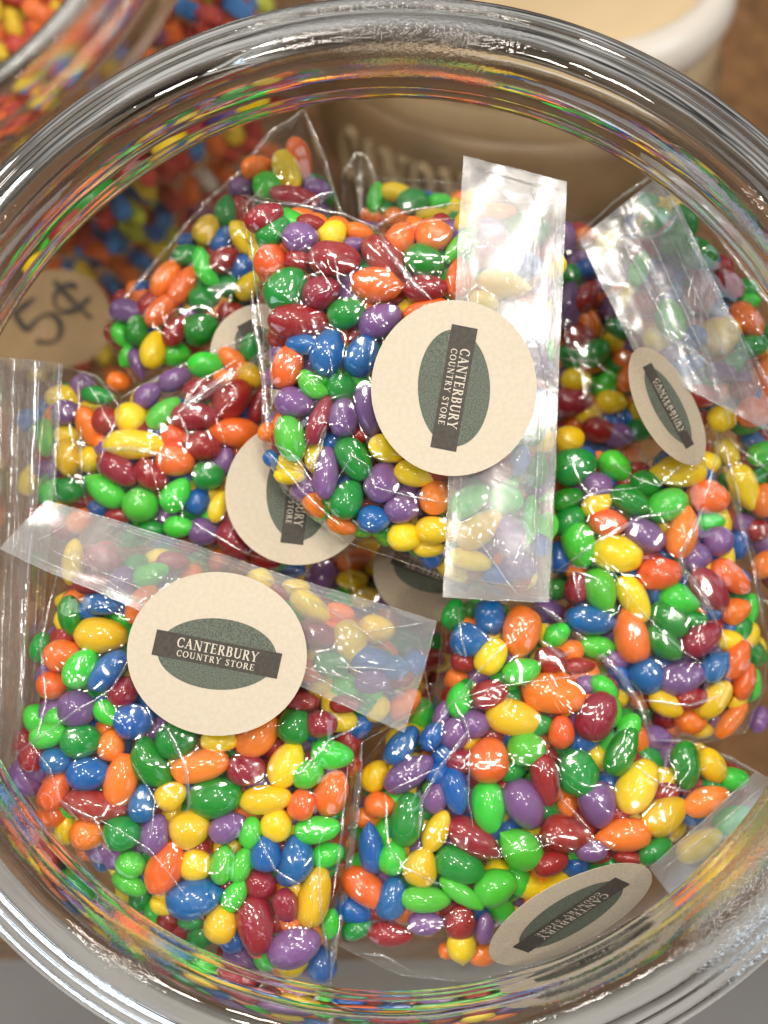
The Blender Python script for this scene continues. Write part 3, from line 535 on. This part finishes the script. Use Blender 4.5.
# ------------------------------------------------------------------ lettering (hand built serif capitals)
TK, TN = 0.17, 0.075
def glyph(ch):
    """list of quads (4 points) for one capital, height 1; returns (width, quads)"""
    q = []
    def seg(x0, y0, x1, y1, w, w2=None):
        w2 = w2 or w
        dx, dy = x1 - x0, y1 - y0; L = math.hypot(dx, dy); nx, ny = -dy / L, dx / L
        q.append([(x0 + nx * w / 2, y0 + ny * w / 2), (x0 - nx * w / 2, y0 - ny * w / 2), (x1 - nx * w2 / 2, y1 - ny * w2 / 2), (x1 + nx * w2 / 2, y1 + ny * w2 / 2)])
    def serif(x, y, h=0.15): seg(x - h, y + (0.03 if y < .5 else -0.03), x + h, y + (0.03 if y < .5 else -0.03), 0.06)
    def arc(cx, cy, rx, ry, a0, a1, k=14):
        p = None
        for i in range(k + 1):
            a = math.radians(a0 + (a1 - a0) * i / k); w = TN + (TK - TN) * abs(math.cos(a))
            c = (cx + rx * math.cos(a), cy + ry * math.sin(a)); nx, ny = math.cos(a), math.sin(a)
            pr = ((c[0] + nx * w / 2, c[1] + ny * w / 2), (c[0] - nx * w / 2, c[1] - ny * w / 2))
            if p: q.append([p[0], p[1], pr[1], pr[0]])
            p = pr
    W = .8
    if ch == 'C': arc(.44, .5, .34, .46, 42, 318); seg(.70, .66, .70, .95, .06); seg(.70, .05, .70, .28, .05); W = .80
    elif ch == 'O': arc(.45, .5, .36, .46, 0, 360, 22); W = .92
    elif ch == 'A': seg(.14, 0, .44, 1, TN); seg(.40, 1, .74, 0, TK); seg(.22, .34, .62, .34, TN); serif(.14, 0, .13); serif(.74, 0, .16); W = .90
    elif ch == 'N': seg(.17, 0, .17, 1, TN); seg(.77, 0, .77, 1, TN); seg(.15, 1, .77, 0, TK); serif(.17, 0, .14); serif(.77, 1, .14); serif(.10, 1, .10); W = .94
    elif ch == 'T': seg(.38, 0, .38, 1, TK); seg(.04, .96, .72, .96, TN); seg(.05, .78, .05, 1, .05); seg(.71, .78, .71, 1, .05); serif(.38, 0, .18); W = .78
    elif ch == 'E': seg(.2, 0, .2, 1, TK); seg(.06, .96, .62, .96, TN); seg(.2, .52, .5, .52, TN); seg(.06, .04, .66, .04, TN); seg(.61, .78, .61, 1, .05); seg(.65, 0, .65, .26, .05); seg(.5, .42, .5, .62, .05); W = .74
    elif ch == 'R': seg(.2, 0, .2, 1, TK); seg(.06, .97, .4, .97, .06); arc(.38, .75, .2, .22, -90, 90, 10); seg(.2, .53, .4, .53, .06); seg(.38, .53, .74, 0, TK); serif(.2, 0, .16); serif(.78, 0, .08); W = .84
    elif ch == 'B': seg(.2, 0, .2, 1, TK); seg(.06, .97, .4, .97, .06); arc(.38, .76, .19, .21, -90, 90, 10); seg(.2, .53, .4, .53, .06); arc(.4, .28, .22, .25, -90, 90, 10); seg(.06, .03, .42, .03, .06); W = .78
    elif ch == 'U': seg(.2, .3, .2, 1, TK); arc(.46, .32, .26, .29, 180, 360, 12); seg(.72, .3, .72, 1, TN); serif(.2, 1, .16); serif(.72, 1, .13); W = .92
    elif ch == 'Y': seg(.12, 1, .42, .45, TK); seg(.74, 1, .42, .45, TN); seg(.42, .48, .42, 0, TK); serif(.42, 0, .17); serif(.12, 1, .14); serif(.74, 1, .12); W = .84
    elif ch == 'S':
        pts = [(.52, .80), (.42, .93), (.28, .96), (.15, .86), (.14, .72), (.26, .58), (.40, .48), (.52, .34), (.50, .16), (.36, .04), (.20, .06), (.09, .2)]
        for i in range(len(pts) - 1): seg(*pts[i], *pts[i + 1], TN + (TK - TN) * (1 - abs(i - 5.2) / 6))
        seg(.53, .72, .53, .97, .05); seg(.08, .03, .08, .28, .05); W = .66
    elif ch == 'D': seg(.2, 0, .2, 1, TK); seg(.06, .97, .4, .97, .06); arc(.38, .5, .36, .46, -90, 90, 14); seg(.06, .03, .4, .03, .06); W = .9
    elif ch == ' ': W = .42
    return W, q
def text_quads(s, height, total, spacing=0.06):
    out = []; x = 0
    for ch in s:
        w, q = glyph(ch)
        for quad in q: out.append([(x + a, b) for a, b in quad])
        x += w + spacing
    x -= spacing; k = total / x
    return [[(a * k - total / 2, b * height) for a, b in quad] for quad in out]

def sticker(bk, cx, cy, major, minor, ang, textdir, zc, sgn=1, mat=PAPER, twist=None, oval_off=(0, 0), yk=1.0):
    """round paper sticker: its picture outline is an ellipse major x minor at angle ang, so it is a disc tilted about that axis"""
    root = ROOT[bk]; z = zc * MM; s = S(z); R = major / 2 * s
    k = min(1, minor / major); tilt = math.acos(k) * sgn
    ky = 1.0
    if k > .85: tilt = 0.0; ky = k
    if tilt > math.radians(42) or tilt < -math.radians(42): tilt = math.copysign(math.radians(42), tilt); ky = k / math.cos(tilt)
    A = Matrix.Rotation(math.radians(ang), 3, 'Z') @ Matrix.Diagonal((1, 1, 1)) @ Matrix.Rotation(tilt, 3, 'X') @ Matrix.Diagonal((1, ky, 1))       # local x = major axis
    # in-plane text direction whose projection has the wanted direction
    d = math.radians(textdir - ang); loc = math.atan2(math.sin(d) / max(k, .05), math.cos(d))
    T = Matrix.Rotation(loc, 3, 'Z')
    org = P(cx, cy, z)
    def W(x, y, h): return org + A @ (T @ Vector((x * R, y * R, h * MM)))
    # paper disc with thickness, very slightly curled
    def curl(x, y): return 0.45 * (0.4 * x * x - 0.5 * y * y + 0.5 * noise.noise(Vector((x * 1.2 + cx, y * 1.2, 0))))
    def Wc(x, y, h): return W(x, y, h + curl(x, y))
    def disc(nr, nt, fx, h, name, m, parent, thick=0.0):
        vs, fs = [Wc(*fx(0, 0), h)], []
        for i in range(1, nr + 1):
            for j in range(nt):
                a = 2 * math.pi * j / nt; vs.append(Wc(*fx(i / nr, a), h))
        for j in range(nt): fs.append((0, 1 + j, 1 + (j + 1) % nt))
        for i in range(nr - 1):
            for j in range(nt):
                a = 1 + i * nt + j; b2 = 1 + i * nt + (j + 1) % nt; fs.append((a, a + nt, b2 + nt, b2))
        if thick:
            base = len(vs)
            for j in range(nt):
                a = 2 * math.pi * j / nt; vs.append(Wc(*fx(1, a), h - thick))
            for j in range(nt):
                a = 2 * math.pi * j / nt; vs.append(Wc(*fx(1, a), h))
            for j in range(nt):
                k2 = (j + 1) % nt; fs.append((base + nt + j, base + j, base + k2, base + nt + k2))
        return mesh_obj(name, vs, fs, m, parent=parent, origin=org)
    st = disc(8, 72, lambda r, a: (r * math.cos(a), r * math.sin(a)), 0, 'sticker', mat, root, 0.12)
    ox, oy = oval_off
    def child(o):
        o.parent = st; o.location = (0, 0, 0); return o
    tw = math.radians(8 if twist is None else twist)
    def ov(r, a):
        x, y = 0.665 * r * math.cos(a), 0.435 * yk * r * math.sin(a)
        return (x * math.cos(tw) - y * math.sin(tw) + ox, x * math.sin(tw) + y * math.cos(tw) + oy)
    child(disc(8, 64, ov, 0.05, 'emblem', GREEN, root))
    # banner
    vs, fs = [], []
    nx = 20; hw, hh = 0.71, 0.158 * yk
    for i in range(nx + 1):
        for j in range(5):
            vs.append(Wc(-hw + 2 * hw * i / nx + ox, -hh + 2 * hh * j / 4 + oy, 0.10))
    for i in range(nx):
        for j in range(4):
            a = i * 5 + j; fs.append((a, a + 5, a + 6, a + 1))
    child(mesh_obj('banner', vs, fs, BANNER, parent=root, origin=org))
    vs, fs = [], []; n = 0
    for txt, hgt, tot, y0 in (('CANTERBURY', 0.122, 0.92, -0.005), ('COUNTRY STORE', 0.078, 0.88, -0.115)):
        for quad in text_quads(txt, hgt, tot, 0.05 if tot > .9 else .13):
            b0 = len(vs); n += 1
            for x, y in quad: vs.append(Wc(x + ox, (y + y0) * yk + oy, 0.14 + 0.0006 * n))
            fs.append((b0, b0 + 1, b0 + 2, b0 + 3))
    child(mesh_obj('lettering', vs, fs, INK, parent=root, smooth=False, origin=org))
    return st
sticker('A', 454, 388, 176, 166, 88, -100, -16.0, 1, twist=12)
sticker('B', 217, 654, 180, 164, -3, -11, -19.6, 1, twist=7)
sticker('E', 298, 493, 146, 144, 0, -97, -43.5, 1, twist=8)
sticker('C', 571, 915, 181, 97, 28, 217, -21, 1, mat=DIMP, twist=4, yk=1.3)
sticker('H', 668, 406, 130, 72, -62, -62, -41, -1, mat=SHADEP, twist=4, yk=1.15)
sticker('F', 262, 354, 104, 100, 0, -60, -58, 1, mat=PAPER)
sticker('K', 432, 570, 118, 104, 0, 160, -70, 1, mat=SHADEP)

# ------------------------------------------------------------------ the glass jar
AX = Vector((-0.08, 0.08, 1)).normalized()
def jar_frame(center, axis):
    q = Vector((0, 0, 1)).rotation_difference(axis)
    return Matrix.Translation(center) @ q.to_matrix().to_4x4()
def rim_profile():
    cs = [(103.4, -15.8, 3.1), (109.4, -9.9, 7.7), (117.4, -11.6, 4.6)]
    up = []
    n = 110
    for i in range(n + 1):
        r = 100.32 + (121.95 - 100.32) * (0.5 - 0.5 * math.cos(math.pi * i / n))
        # soft maximum of the three rolls, so the grooves between them are rounded
        zs = [cz + math.sqrt(q * q - (r - cr) ** 2) for cr, cz, q in cs if abs(r - cr) < q]
        m = max(zs); up.append((r, m + 0.5 * math.log(sum(math.exp((z - m) / 0.5) for z in zs))))
    lo = [(121.6, -14.5), (120.6, -17.5), (119.6, -20.5), (119.8, -24), (121.5, -28), (119, -30.5), (115, -31.5), (111.5, -30.5), (108.6, -27.5), (105.6, -24), (102.8, -20.5), (101.2, -18.2)]
    return up + smooth_profile(lo, 2)
RIM = rim_profile()
BODY_O = [(121.3,-28),(124,-32),(128,-40),(133,-52),(138,-66),(142,-87),(143,-115),(141,-150),(135,-178),(124,-200),(106,-211),(60,-213),(0.01,-212)]
BODY_I = [(112,-31),(116,-35),(122,-43),(128,-54),(133,-69),(136.5,-89),(137.5,-115),(136,-148),(130,-174),(119,-194),(102,-204),(60,-206),(0.01,-205)]
def make_jar(center, axis, label, k=1.0, n=220):
    root = empty('candy_jar', center); M = jar_frame(center, axis)
    tag(root, label, 'glass jar', 'round glass candy jars')
    prof = smooth_profile([(r * MM * k, z * MM * k) for r, z in RIM], 1, closed=True)
    vs, fs = lathe(prof, n, True, M)
    mesh_obj('rim', vs, fs, GLASS, parent=root, origin=center)
    vs, fs = lathe(smooth_profile([(r * MM * k, z * MM * k) for r, z in BODY_O], 2), n, False, M)
    v2, f2 = lathe(smooth_profile([(r * MM * k, z * MM * k) for r, z in BODY_I], 2), n, False, M)
    o = len(vs)
    mesh_obj('body', vs + v2, fs + [tuple(o + i for i in reversed(f)) for f in f2], WALLG, parent=root, origin=center)
    return root
JC = Vector((P(373, 526, 0).x, P(373, 526, 0).y, -0.004))
make_jar(JC, AX, 'big open glass jar in front with a thick shiny rim, full of clear candy bags', 1.057)

# neighbour jar, its opening beyond the top left corner
ax2 = AX
c2 = P(-205, -205, -0.16)
make_jar(c2, ax2, 'second glass jar behind at upper left, full of wrapped candies, blurred', 1.2, 140)

# wrapped candies in it
def wrap_mat(c, k):
    m = principled('wax wrapper ' + k, c, 0.45, tuple(min(1, x * 1.15 + .03) for x in c), 60, 0.5, 110, 0.002, coat=0.3)
    return m
WC = {'R': (0.55, 0.05, 0.035), 'O': (0.85, 0.17, 0.02), 'Y': (0.88, 0.62, 0.03), 'B': (0.035, 0.22, 0.62), 'L': (0.55, 0.62, 0.04), 'W': (0.75, 0.68, 0.62), 'P': (0.30, 0.10, 0.20)}
WN = {'R': 'red', 'O': 'orange', 'Y': 'yellow', 'B': 'blue', 'L': 'lime', 'W': 'white', 'P': 'plum'}
WM = {k: wrap_mat(c, WN[k]) for k, c in WC.items()}
def wrapped_mesh(k):
    """a taffy block in a twisted paper: rounded block with pinched, crimped ends"""
    vs, fs = [], []; nu = 20; secs = [(-1.2, .40), (-1.12, .36), (-1.02, .38), (-.95, .72), (-.8, .96), (-.3, 1.02), (.3, 1.0), (.8, .95), (.95, .72), (1.02, .38), (1.12, .36), (1.2, .40)]
    for x, r in secs:
        for j in range(nu):
            a = 2 * math.pi * j / nu; c, s_ = math.cos(a), math.sin(a)
            p = 0.5; y = math.copysign(abs(c) ** p, c); z = math.copysign(abs(s_) ** p, s_)
            fl = 1.0 if abs(x) < 1.0 else 0.6
            vs.append(Vector((x, y * r * .62 * (1.1 if abs(x) > 1 else 1), z * r * .55 * fl)) * (1 + .05 * noise.noise(Vector((x * 2, c * 2, s_ * 2 + ord(k))))))
    for i in range(len(secs) - 1):
        for j in range(nu):
            b2 = (j + 1) % nu; fs.append((i * nu + j, i * nu + b2, (i + 1) * nu + b2, (i + 1) * nu + j))
    fs.append(tuple(range(nu - 1, -1, -1))); fs.append(tuple((len(secs) - 1) * nu + j for j in range(nu)))
    me = bpy.data.meshes.new('wrapped_candy'); me.from_pydata([tuple(v) for v in vs], [], fs); me.materials.append(WM[k])
    me.polygons.foreach_set('use_smooth', [True] * len(me.polygons)); me.update(); return me
WME = {k: wrapped_mesh(k) for k in WC}
wr = """Y 143 184;L 133 212;B 120 206;B 163 215;R 171 197;O 190 191;W 206 181;O 221 171;R 181 157;R 162 166;B 195 145;O 213 141;Y 233 132;Y 157 247;L 173 240;B 141 260;B 113 240;O 125 271;B 112 285;R 103 215;O 98 250;L 131 230;R 188 226;Y 104 351;R 79 361;O 116 380;Y 50 52;O 68 35;B 40 97;B 80 83;R 95 43;O 108 73;R 65 77;R 50 108;Y 55 112;O 18 142;R 20 127;B 57 63;Y 30 88;Y 15 75;W 110 22;R 133 60;L 80 63;O 40 13;O 150 60;P 150 30;R 215 195;O 180 255;R 150 290;Y 85 275;O 90 290;R 60 300;P 20 300;R 70 390;O 95 400;Y 40 380;O 45 260;R 40 235;B 20 200;Y 60 205;O 85 180;G 90 150;R 100 130;O 130 120;Y 160 110;B 180 100;R 200 110;R 75 150;B 150 140;P 200 210;R 225 150;R 245 145;O 235 185;R 145 168"""
Mj = jar_frame(c2, ax2).inverted()
rw = random.Random(11)
def jar2_depth(px, py):
    """where the line of sight meets the candies heaped inside the second jar"""
    for i in range(0, 420):
        z = -0.06 - i * 0.001
        p = Mj @ P(px, py, z)
        r = math.hypot(p.x, p.y); zz = -p.z
        if zz > 0.050 and zz < 0.225 and r < 0.157 * (1 - max(0, (zz - .17)) * 3): return z
    return None
cnt = 0
used = []
def wrapped(k, px, py, z, sc=1.0):
    global cnt
    if k == 'G': k = 'L'
    o = bpy.data.objects.new('wrapped_candy', WME[k]); COL.objects.link(o)
    o.location = P(px, py, z); s_ = rw.uniform(.0058, .0066) * sc; o.scale = (s_, s_, s_)
    o.rotation_euler = (rw.uniform(-.5, .5), rw.uniform(-.5, .5), math.radians(-50) + rw.uniform(-.7, .7))
    tag(o, f"blurred {WN[k]} wrapped candy behind the glass of the upper left jar", 'wrapped candy', f"blurred {WN[k]} wrapped candies in the upper left jar"); cnt += 1
for row in wr.split(';'):
    k, x, y = row.split(); x, y = float(x), float(y)
    z = jar2_depth(x, y)
    if z is None: z = -0.368
    used.append((x, y)); wrapped(k, x, y, z - 0.009)
for i in range(900):
    x, y = rw.uniform(-20, 270), rw.uniform(-20, 410)
    if min(math.hypot(x - a, y - b_) for a, b_ in used) < 17.5 : continue
    z = jar2_depth(x, y)
    if z is None or cnt > 230: continue
    used.append((x, y)); wrapped(rw.choice('RROOYBRLO'), x, y, z - 0.016 - rw.uniform(0, .010))
# a backing layer behind them
for i in range(150):
    x, y = rw.uniform(-10, 260), rw.uniform(-10, 400)
    z = jar2_depth(x, y)
    if z is None or cnt > 290: continue
    wrapped(rw.choice('RROOYBRLO'), x, y, z - 0.030)

# ------------------------------------------------------------------ price tag behind the glass
zt = -0.208
tagpts = [(-28,322),(-10,292),(12,276),(40,270),(70,269),(95,280),(108,300),(113,325),(104,350),(84,364),(50,371),(15,370),(-14,352)]
tagpts = resample(smooth_profile(tagpts, 1, closed=True), 8)
def ztag(x, y): return zt - 0.00008 * (x - 45) - ((x - 45) / 100) ** 2 * 0.006
vs = [P(x, y, ztag(x, y)) for x, y in tagpts]; nb = len(vs)
vs += [Vector((v.x, v.y, v.z - .0006)) for v in vs[:nb]]
cv = P(45, 320, ztag(45, 320)); vs.append(cv)
fs = [(2 * nb, (i + 1) % nb, i) for i in range(nb)] + [(i, (i + 1) % nb, nb + (i + 1) % nb, nb + i) for i in range(nb)]
pt_root = empty('price_tag', cv); tag(pt_root, 'round brown kraft tag with a handwritten 5¢, seen through the glass at left', 'price tag')
mesh_obj('card', vs, fs, KRAFT, parent=pt_root, smooth=False, origin=cv)
def stroke(pts, w, z0):
    vs, fs = [], []
    pts = resample(smooth_profile(pts, 2), 1.5, False)
    for i, (x, y) in enumerate(pts):
        a = pts[max(0, i - 1)]; b_ = pts[min(len(pts) - 1, i + 1)]; dx, dy = b_[0] - a[0], b_[1] - a[1]; L = math.hypot(dx, dy) + 1e-9
        ww = w * (0.85 + .3 * math.sin(i * .25)) / 2
        for s_ in (-1, 1): vs.append(P(x - dy / L * ww * s_, y + dx / L * ww * s_, ztag(x, y) + z0))
    return vs, [(2 * i, 2 * i + 1, 2 * i + 3, 2 * i + 2) for i in range(len(pts) - 1)]
for i, pth in enumerate([[(13,314),(24,305),(35,298)], [(14,313),(20,322),(27,332),(36,318),(52,312),(62,325),(58,340),(46,343),(36,341)], [(77,288),(69,283),(57,290),(53,300),(58,311),(70,312),(83,303),(90,297)], [(54,281),(66,294),(78,306),(91,318)]]):
    v, f = stroke(pth, 5.2, .0005 + i * 1e-5); mesh_obj('pen_stroke', v, f, MARKER, parent=pt_root, smooth=False, origin=cv)

# ------------------------------------------------------------------ the room round the jar
UP = Vector((0, math.sin(math.radians(40)), math.cos(math.radians(40))))
FWD = Vector((0, math.cos(math.radians(40)), -math.sin(math.radians(40))))     # horizontal, away from the viewer
XA = Vector((1, 0, 0))
def wood():
    m, nt, out = new_mat('warm varnished wood')
    b = N(nt, 'ShaderNodeBsdfPrincipled'); nt.links.new(b.outputs[0], out.inputs[0])
    tc = N(nt, 'ShaderNodeTexCoord'); mp = N(nt, 'ShaderNodeMapping'); mp.inputs['Scale'].default_value = (26, 3, 26); mp.inputs['Rotation'].default_value = (0, 0, .5)
    nt.links.new(tc.outputs['Object'], mp.inputs[0])
    n = N(nt, 'ShaderNodeTexNoise', Scale=1.6, Detail=8, Roughness=.65, Distortion=1.2); nt.links.new(mp.outputs[0], n.inputs['Vector'])
    r = N(nt, 'ShaderNodeValToRGB'); e = r.color_ramp.elements; e[0].position = .3; e[1].position = .7
    e[0].color = (.09, .038, .012, 1); e[1].color = (.30, .15, .055, 1)
    nt.links.new(n.outputs['Fac'], r.inputs[0]); nt.links.new(r.outputs[0], b.inputs['Base Color']); b.inputs['Roughness'].default_value = .38
    return m
WOOD = wood()
def plank(name, o0, ux, uy, uz, mat, kind=None):
    c = [o0, o0 + ux, o0 + ux + uy, o0 + uy]; c += [p + uz for p in c]
    f = [(0, 3, 2, 1), (4, 5, 6, 7), (0, 1, 5, 4), (1, 2, 6, 5), (2, 3, 7, 6), (3, 0, 4, 7)]
    o = mesh_obj(name, c, f, mat, smooth=False, origin=o0)
    bv = o.modifiers.new('bevel', 'BEVEL'); bv.width = .003; bv.segments = 2
    if kind: o['kind'] = kind
    return o
hs = -0.240                                             # shelf height along UP
P0 = UP * hs
edge = P(384, 929, -0.172); fe = edge.dot(FWD)
sh = plank('shelf', P0 + FWD * fe - XA * 0.9 , XA * 1.8, FWD * 1.5, -UP * 0.025, WOOD)
tag(sh, 'warm brown wooden display shelf under the jars', 'shelf', kind='structure')
FLOOR = principled('grey floor', (0.38, 0.365, 0.35), 0.45, (0.46, 0.445, 0.43), 3, 0.1, 20)
fl = plank('floor', UP * (hs - 0.75) - XA * 6 - FWD * 6, XA * 12, FWD * 12, -UP * .02, FLOOR); fl['kind'] = 'structure'

# crock with a pale lid
CROCK = principled('aged tan stoneware', (0.40, 0.28, 0.15), 0.55, (0.50, 0.37, 0.21), 9, .1, 60)
LIDT = principled('lid top tan', (0.55, 0.40, 0.22), 0.5, (0.62, 0.47, 0.28), 12)
LIDW = principled('cream glazed lip', (0.62, 0.56, 0.48), 0.3, (0.70, 0.64, 0.56), 20, coat=.4)
DARKB = principled('brown glaze and foot shade', (0.17, 0.11, 0.055), 0.4, (0.25, 0.165, 0.085), 30)
RAISED = principled('raised cream letters', (0.46, 0.36, 0.22), 0.5)
zl = -0.33; lc = P(525, -34, zl); rl = 208 * S(zl)
ck = empty('lidded_crock', lc - UP * 0.20); tag(ck, 'tan crock behind the front jar, cream lipped lid and raised letters on its shoulder', 'crock')
qc = Vector((0, 0, 1)).rotation_difference(UP).to_matrix().to_4x4()
Mc = Matrix.Translation(lc) @ qc
def part(name, prof, m, parent, it=1):
    v, f = lathe(smooth_profile([(max(r, 1e-4), z) for r, z in prof], it), 96, False, Mc)
    return mesh_obj(name, v, [tuple(reversed(q)) for q in f], m, parent=parent, origin=lc)
hb = (lc - P0).dot(UP)
body = part('body', [(rl * .90, -.016), (rl * .97, -.020), (rl * .985, -.026), (rl * .985, -.034), (rl * .97, -.038)], CROCK, ck)
foot = part('foot', [(rl * .97, -.060), (rl * .93, -.085), (rl * .90, -hb * .6), (rl * .86, -hb + .004), (0, -hb + .002)], DARKB, ck)  # shadow on the lower body put into its colour, using the band's brown
part('band', [(rl * .95, -.034), (rl * 1.0, -.037), (rl * 1.02, -.041), (rl * 1.03, -.046), (rl * 1.03, -.080), (rl * .98, -.086), (rl * .90, -.088)], DARKB, ck)
lid = part('lid', [(0, .006), (rl * .5, .007), (rl * .84, .004), (rl * .86, .001)], LIDT, ck)
lip = part('lid_lip', [(rl * .84, .002), (rl * .9, .008), (rl * .99, .004), (rl * 1.02, -.006), (rl * .99, -.016), (rl * .92, -.019)], LIDW, ck, 2)
# raised letters round the band
vs, fs = [], []
quads = text_quads('CANDY', 0.028, 0.078)
n_ = 0
for quad in quads:
    n_ += 1; b0 = len(vs)
    for dz in (0, 1):
        for x, y in quad:
            th = math.radians(-127) + x / (rl * 1.03); r = rl * 1.03 + .0003 + (0.0022 + n_ * 8e-6) * dz
            vs.append(Mc @ Vector((r * math.cos(th), r * math.sin(th), -.079 + y)))
    fs += [(b0 + 4, b0 + 5, b0 + 6, b0 + 7)] + [(b0 + i, b0 + (i + 1) % 4, b0 + 4 + (i + 1) % 4, b0 + 4 + i) for i in range(4)]
mesh_obj('lettering', vs, fs, RAISED, parent=ck, smooth=False, origin=lc)

# ------------------------------------------------------------------ camera, lamps, world
cam = bpy.data.cameras.new('camera'); co = bpy.data.objects.new('camera', cam); COL.objects.link(co)
co.location = (0, 0, H); cam.sensor_fit = 'VERTICAL'; cam.sensor_height = 24; cam.lens = F / 1024 * 24
cam.clip_start = 0.01; cam.clip_end = 50
cam.dof.use_dof = True; cam.dof.focus_distance = 0.277; cam.dof.aperture_fstop = 6.0
scene.camera = co
def lamp(pos, size, power, col, name='ceiling_lamp', size_y=None, target=(0, 0, -.05), shape='DISK'):
    l = bpy.data.lights.new(name, 'AREA'); l.shape = shape; l.size = size; l.energy = power; l.color = col
    if size_y: l.size_y = size_y
    o = bpy.data.objects.new(name, l); COL.objects.link(o); o.location = pos
    d = Vector(target) - Vector(pos); o.rotation_euler = d.to_track_quat('-Z', 'Y').to_euler()
    return o
warm = (1.0, .92, .82)
for (x, y, z, s_, p) in [(-.30, .55, 1.75, .20, 5.0), (.38, .50, 1.8, .20, 4.5), (.10, .95, 1.6, .18, 4.0), (-.75, .15, 1.6, .18, 3.5), (.70, -.1, 1.7, .18, 3.5), (-.05, 1.5, 1.7, .2, 4.0), (-.45, 1.3, 1.3, .2, 4.0), (1.15, .8, 1.2, .2, 4.0), (-1.5, .9, 1.0, .2, 3.5)]:
    lamp((x, y, z), s_, p * 1.36, warm)
lamp((1.25, -.75, .95), 0.9, 4.5, (.72, .86, 1.0), 'window_light', 0.6, shape='RECTANGLE')
lamp((-1.1, -1.05, .42), 1.0, 5.0, (.70, .85, 1.0), 'window_light', 0.5, shape='RECTANGLE')
lamp((1.45, .65, .45), 1.0, 4.5, (.70, .85, 1.0), 'window_light', 0.5, shape='RECTANGLE')
lamp((-1.4, .9, .50), 0.7, 3.0, (1.0, .93, .84), 'window_light', 0.4, shape='RECTANGLE')

w = bpy.data.worlds.new('World'); scene.world = w; w.use_nodes = True; nt = w.node_tree; nt.nodes.clear()
out = nt.nodes.new('ShaderNodeOutputWorld'); bg = N(nt, 'ShaderNodeBackground'); nt.links.new(bg.outputs[0], out.inputs[0])
tc = N(nt, 'ShaderNodeTexCoord')
sep = N(nt, 'ShaderNodeSeparateXYZ'); nt.links.new(tc.outputs['Generated'], sep.inputs[0])
r = N(nt, 'ShaderNodeValToRGB'); e = r.color_ramp.elements
e[0].position = 0.0; e[0].color = (.10, .06, .03, 1); e[1].position = 1.0; e[1].color = (.95, .92, .86, 1)
x1 = e.new(.52); x1.color = (.14, .10, .07, 1); x2 = e.new(.66); x2.color = (.45, .42, .38, 1)
mr = N(nt, 'ShaderNodeMapRange'); mr.inputs['From Min'].default_value = -1; mr.inputs['From Max'].default_value = 1
nt.links.new(sep.outputs['Z'], mr.inputs[0]); nt.links.new(mr.outputs[0], r.inputs[0])
# bright and dark noise patches, added to vary the reflections
nz = N(nt, 'ShaderNodeTexNoise', Scale=3.4, Detail=3); nt.links.new(tc.outputs['Generated'], nz.inputs['Vector'])
mr2 = N(nt, 'ShaderNodeMapRange'); mr2.inputs['From Min'].default_value = .38; mr2.inputs['From Max'].default_value = .62; mr2.inputs['To Min'].default_value = .12; mr2.inputs['To Max'].default_value = 1.6
nt.links.new(nz.outputs['Fac'], mr2.inputs[0])
mm = N(nt, 'ShaderNodeVectorMath', operation='SCALE'); nt.links.new(r.outputs[0], mm.inputs[0]); nt.links.new(mr2.outputs[0], mm.inputs['Scale'])
nt.links.new(mm.outputs[0], bg.inputs[0]); bg.inputs[1].default_value = 0.52

# turn the whole place so that the shelf is level and stands at table height
bpy.context.view_layer.update()
TURN = Matrix.Translation((0, 0, 0.95)) @ Matrix.Rotation(math.radians(40), 4, 'X')
for o in list(scene.objects):
    if o.parent is None: o.matrix_world = TURN @ o.matrix_world

scene.view_settings.view_transform = 'Standard'; scene.view_settings.look = 'None'; scene.view_settings.exposure = 0.07
cy = scene.cycles
cy.max_bounces = 14; cy.transparent_max_bounces = 40; cy.transmission_bounces = 12; cy.glossy_bounces = 6; cy.diffuse_bounces = 3
cy.caustics_refractive = True; cy.caustics_reflective = False; cy.sample_clamp_indirect = 4.0; cy.blur_glossy = 0.4
cy.adaptive_threshold = 0.05
cy.use_denoising = True
try: cy.denoiser = 'OPENIMAGEDENOISE'
except Exception: pass
print('items', len(ITEMS), 'wrapped', cnt, 'stuff verts', len(stuff_v))
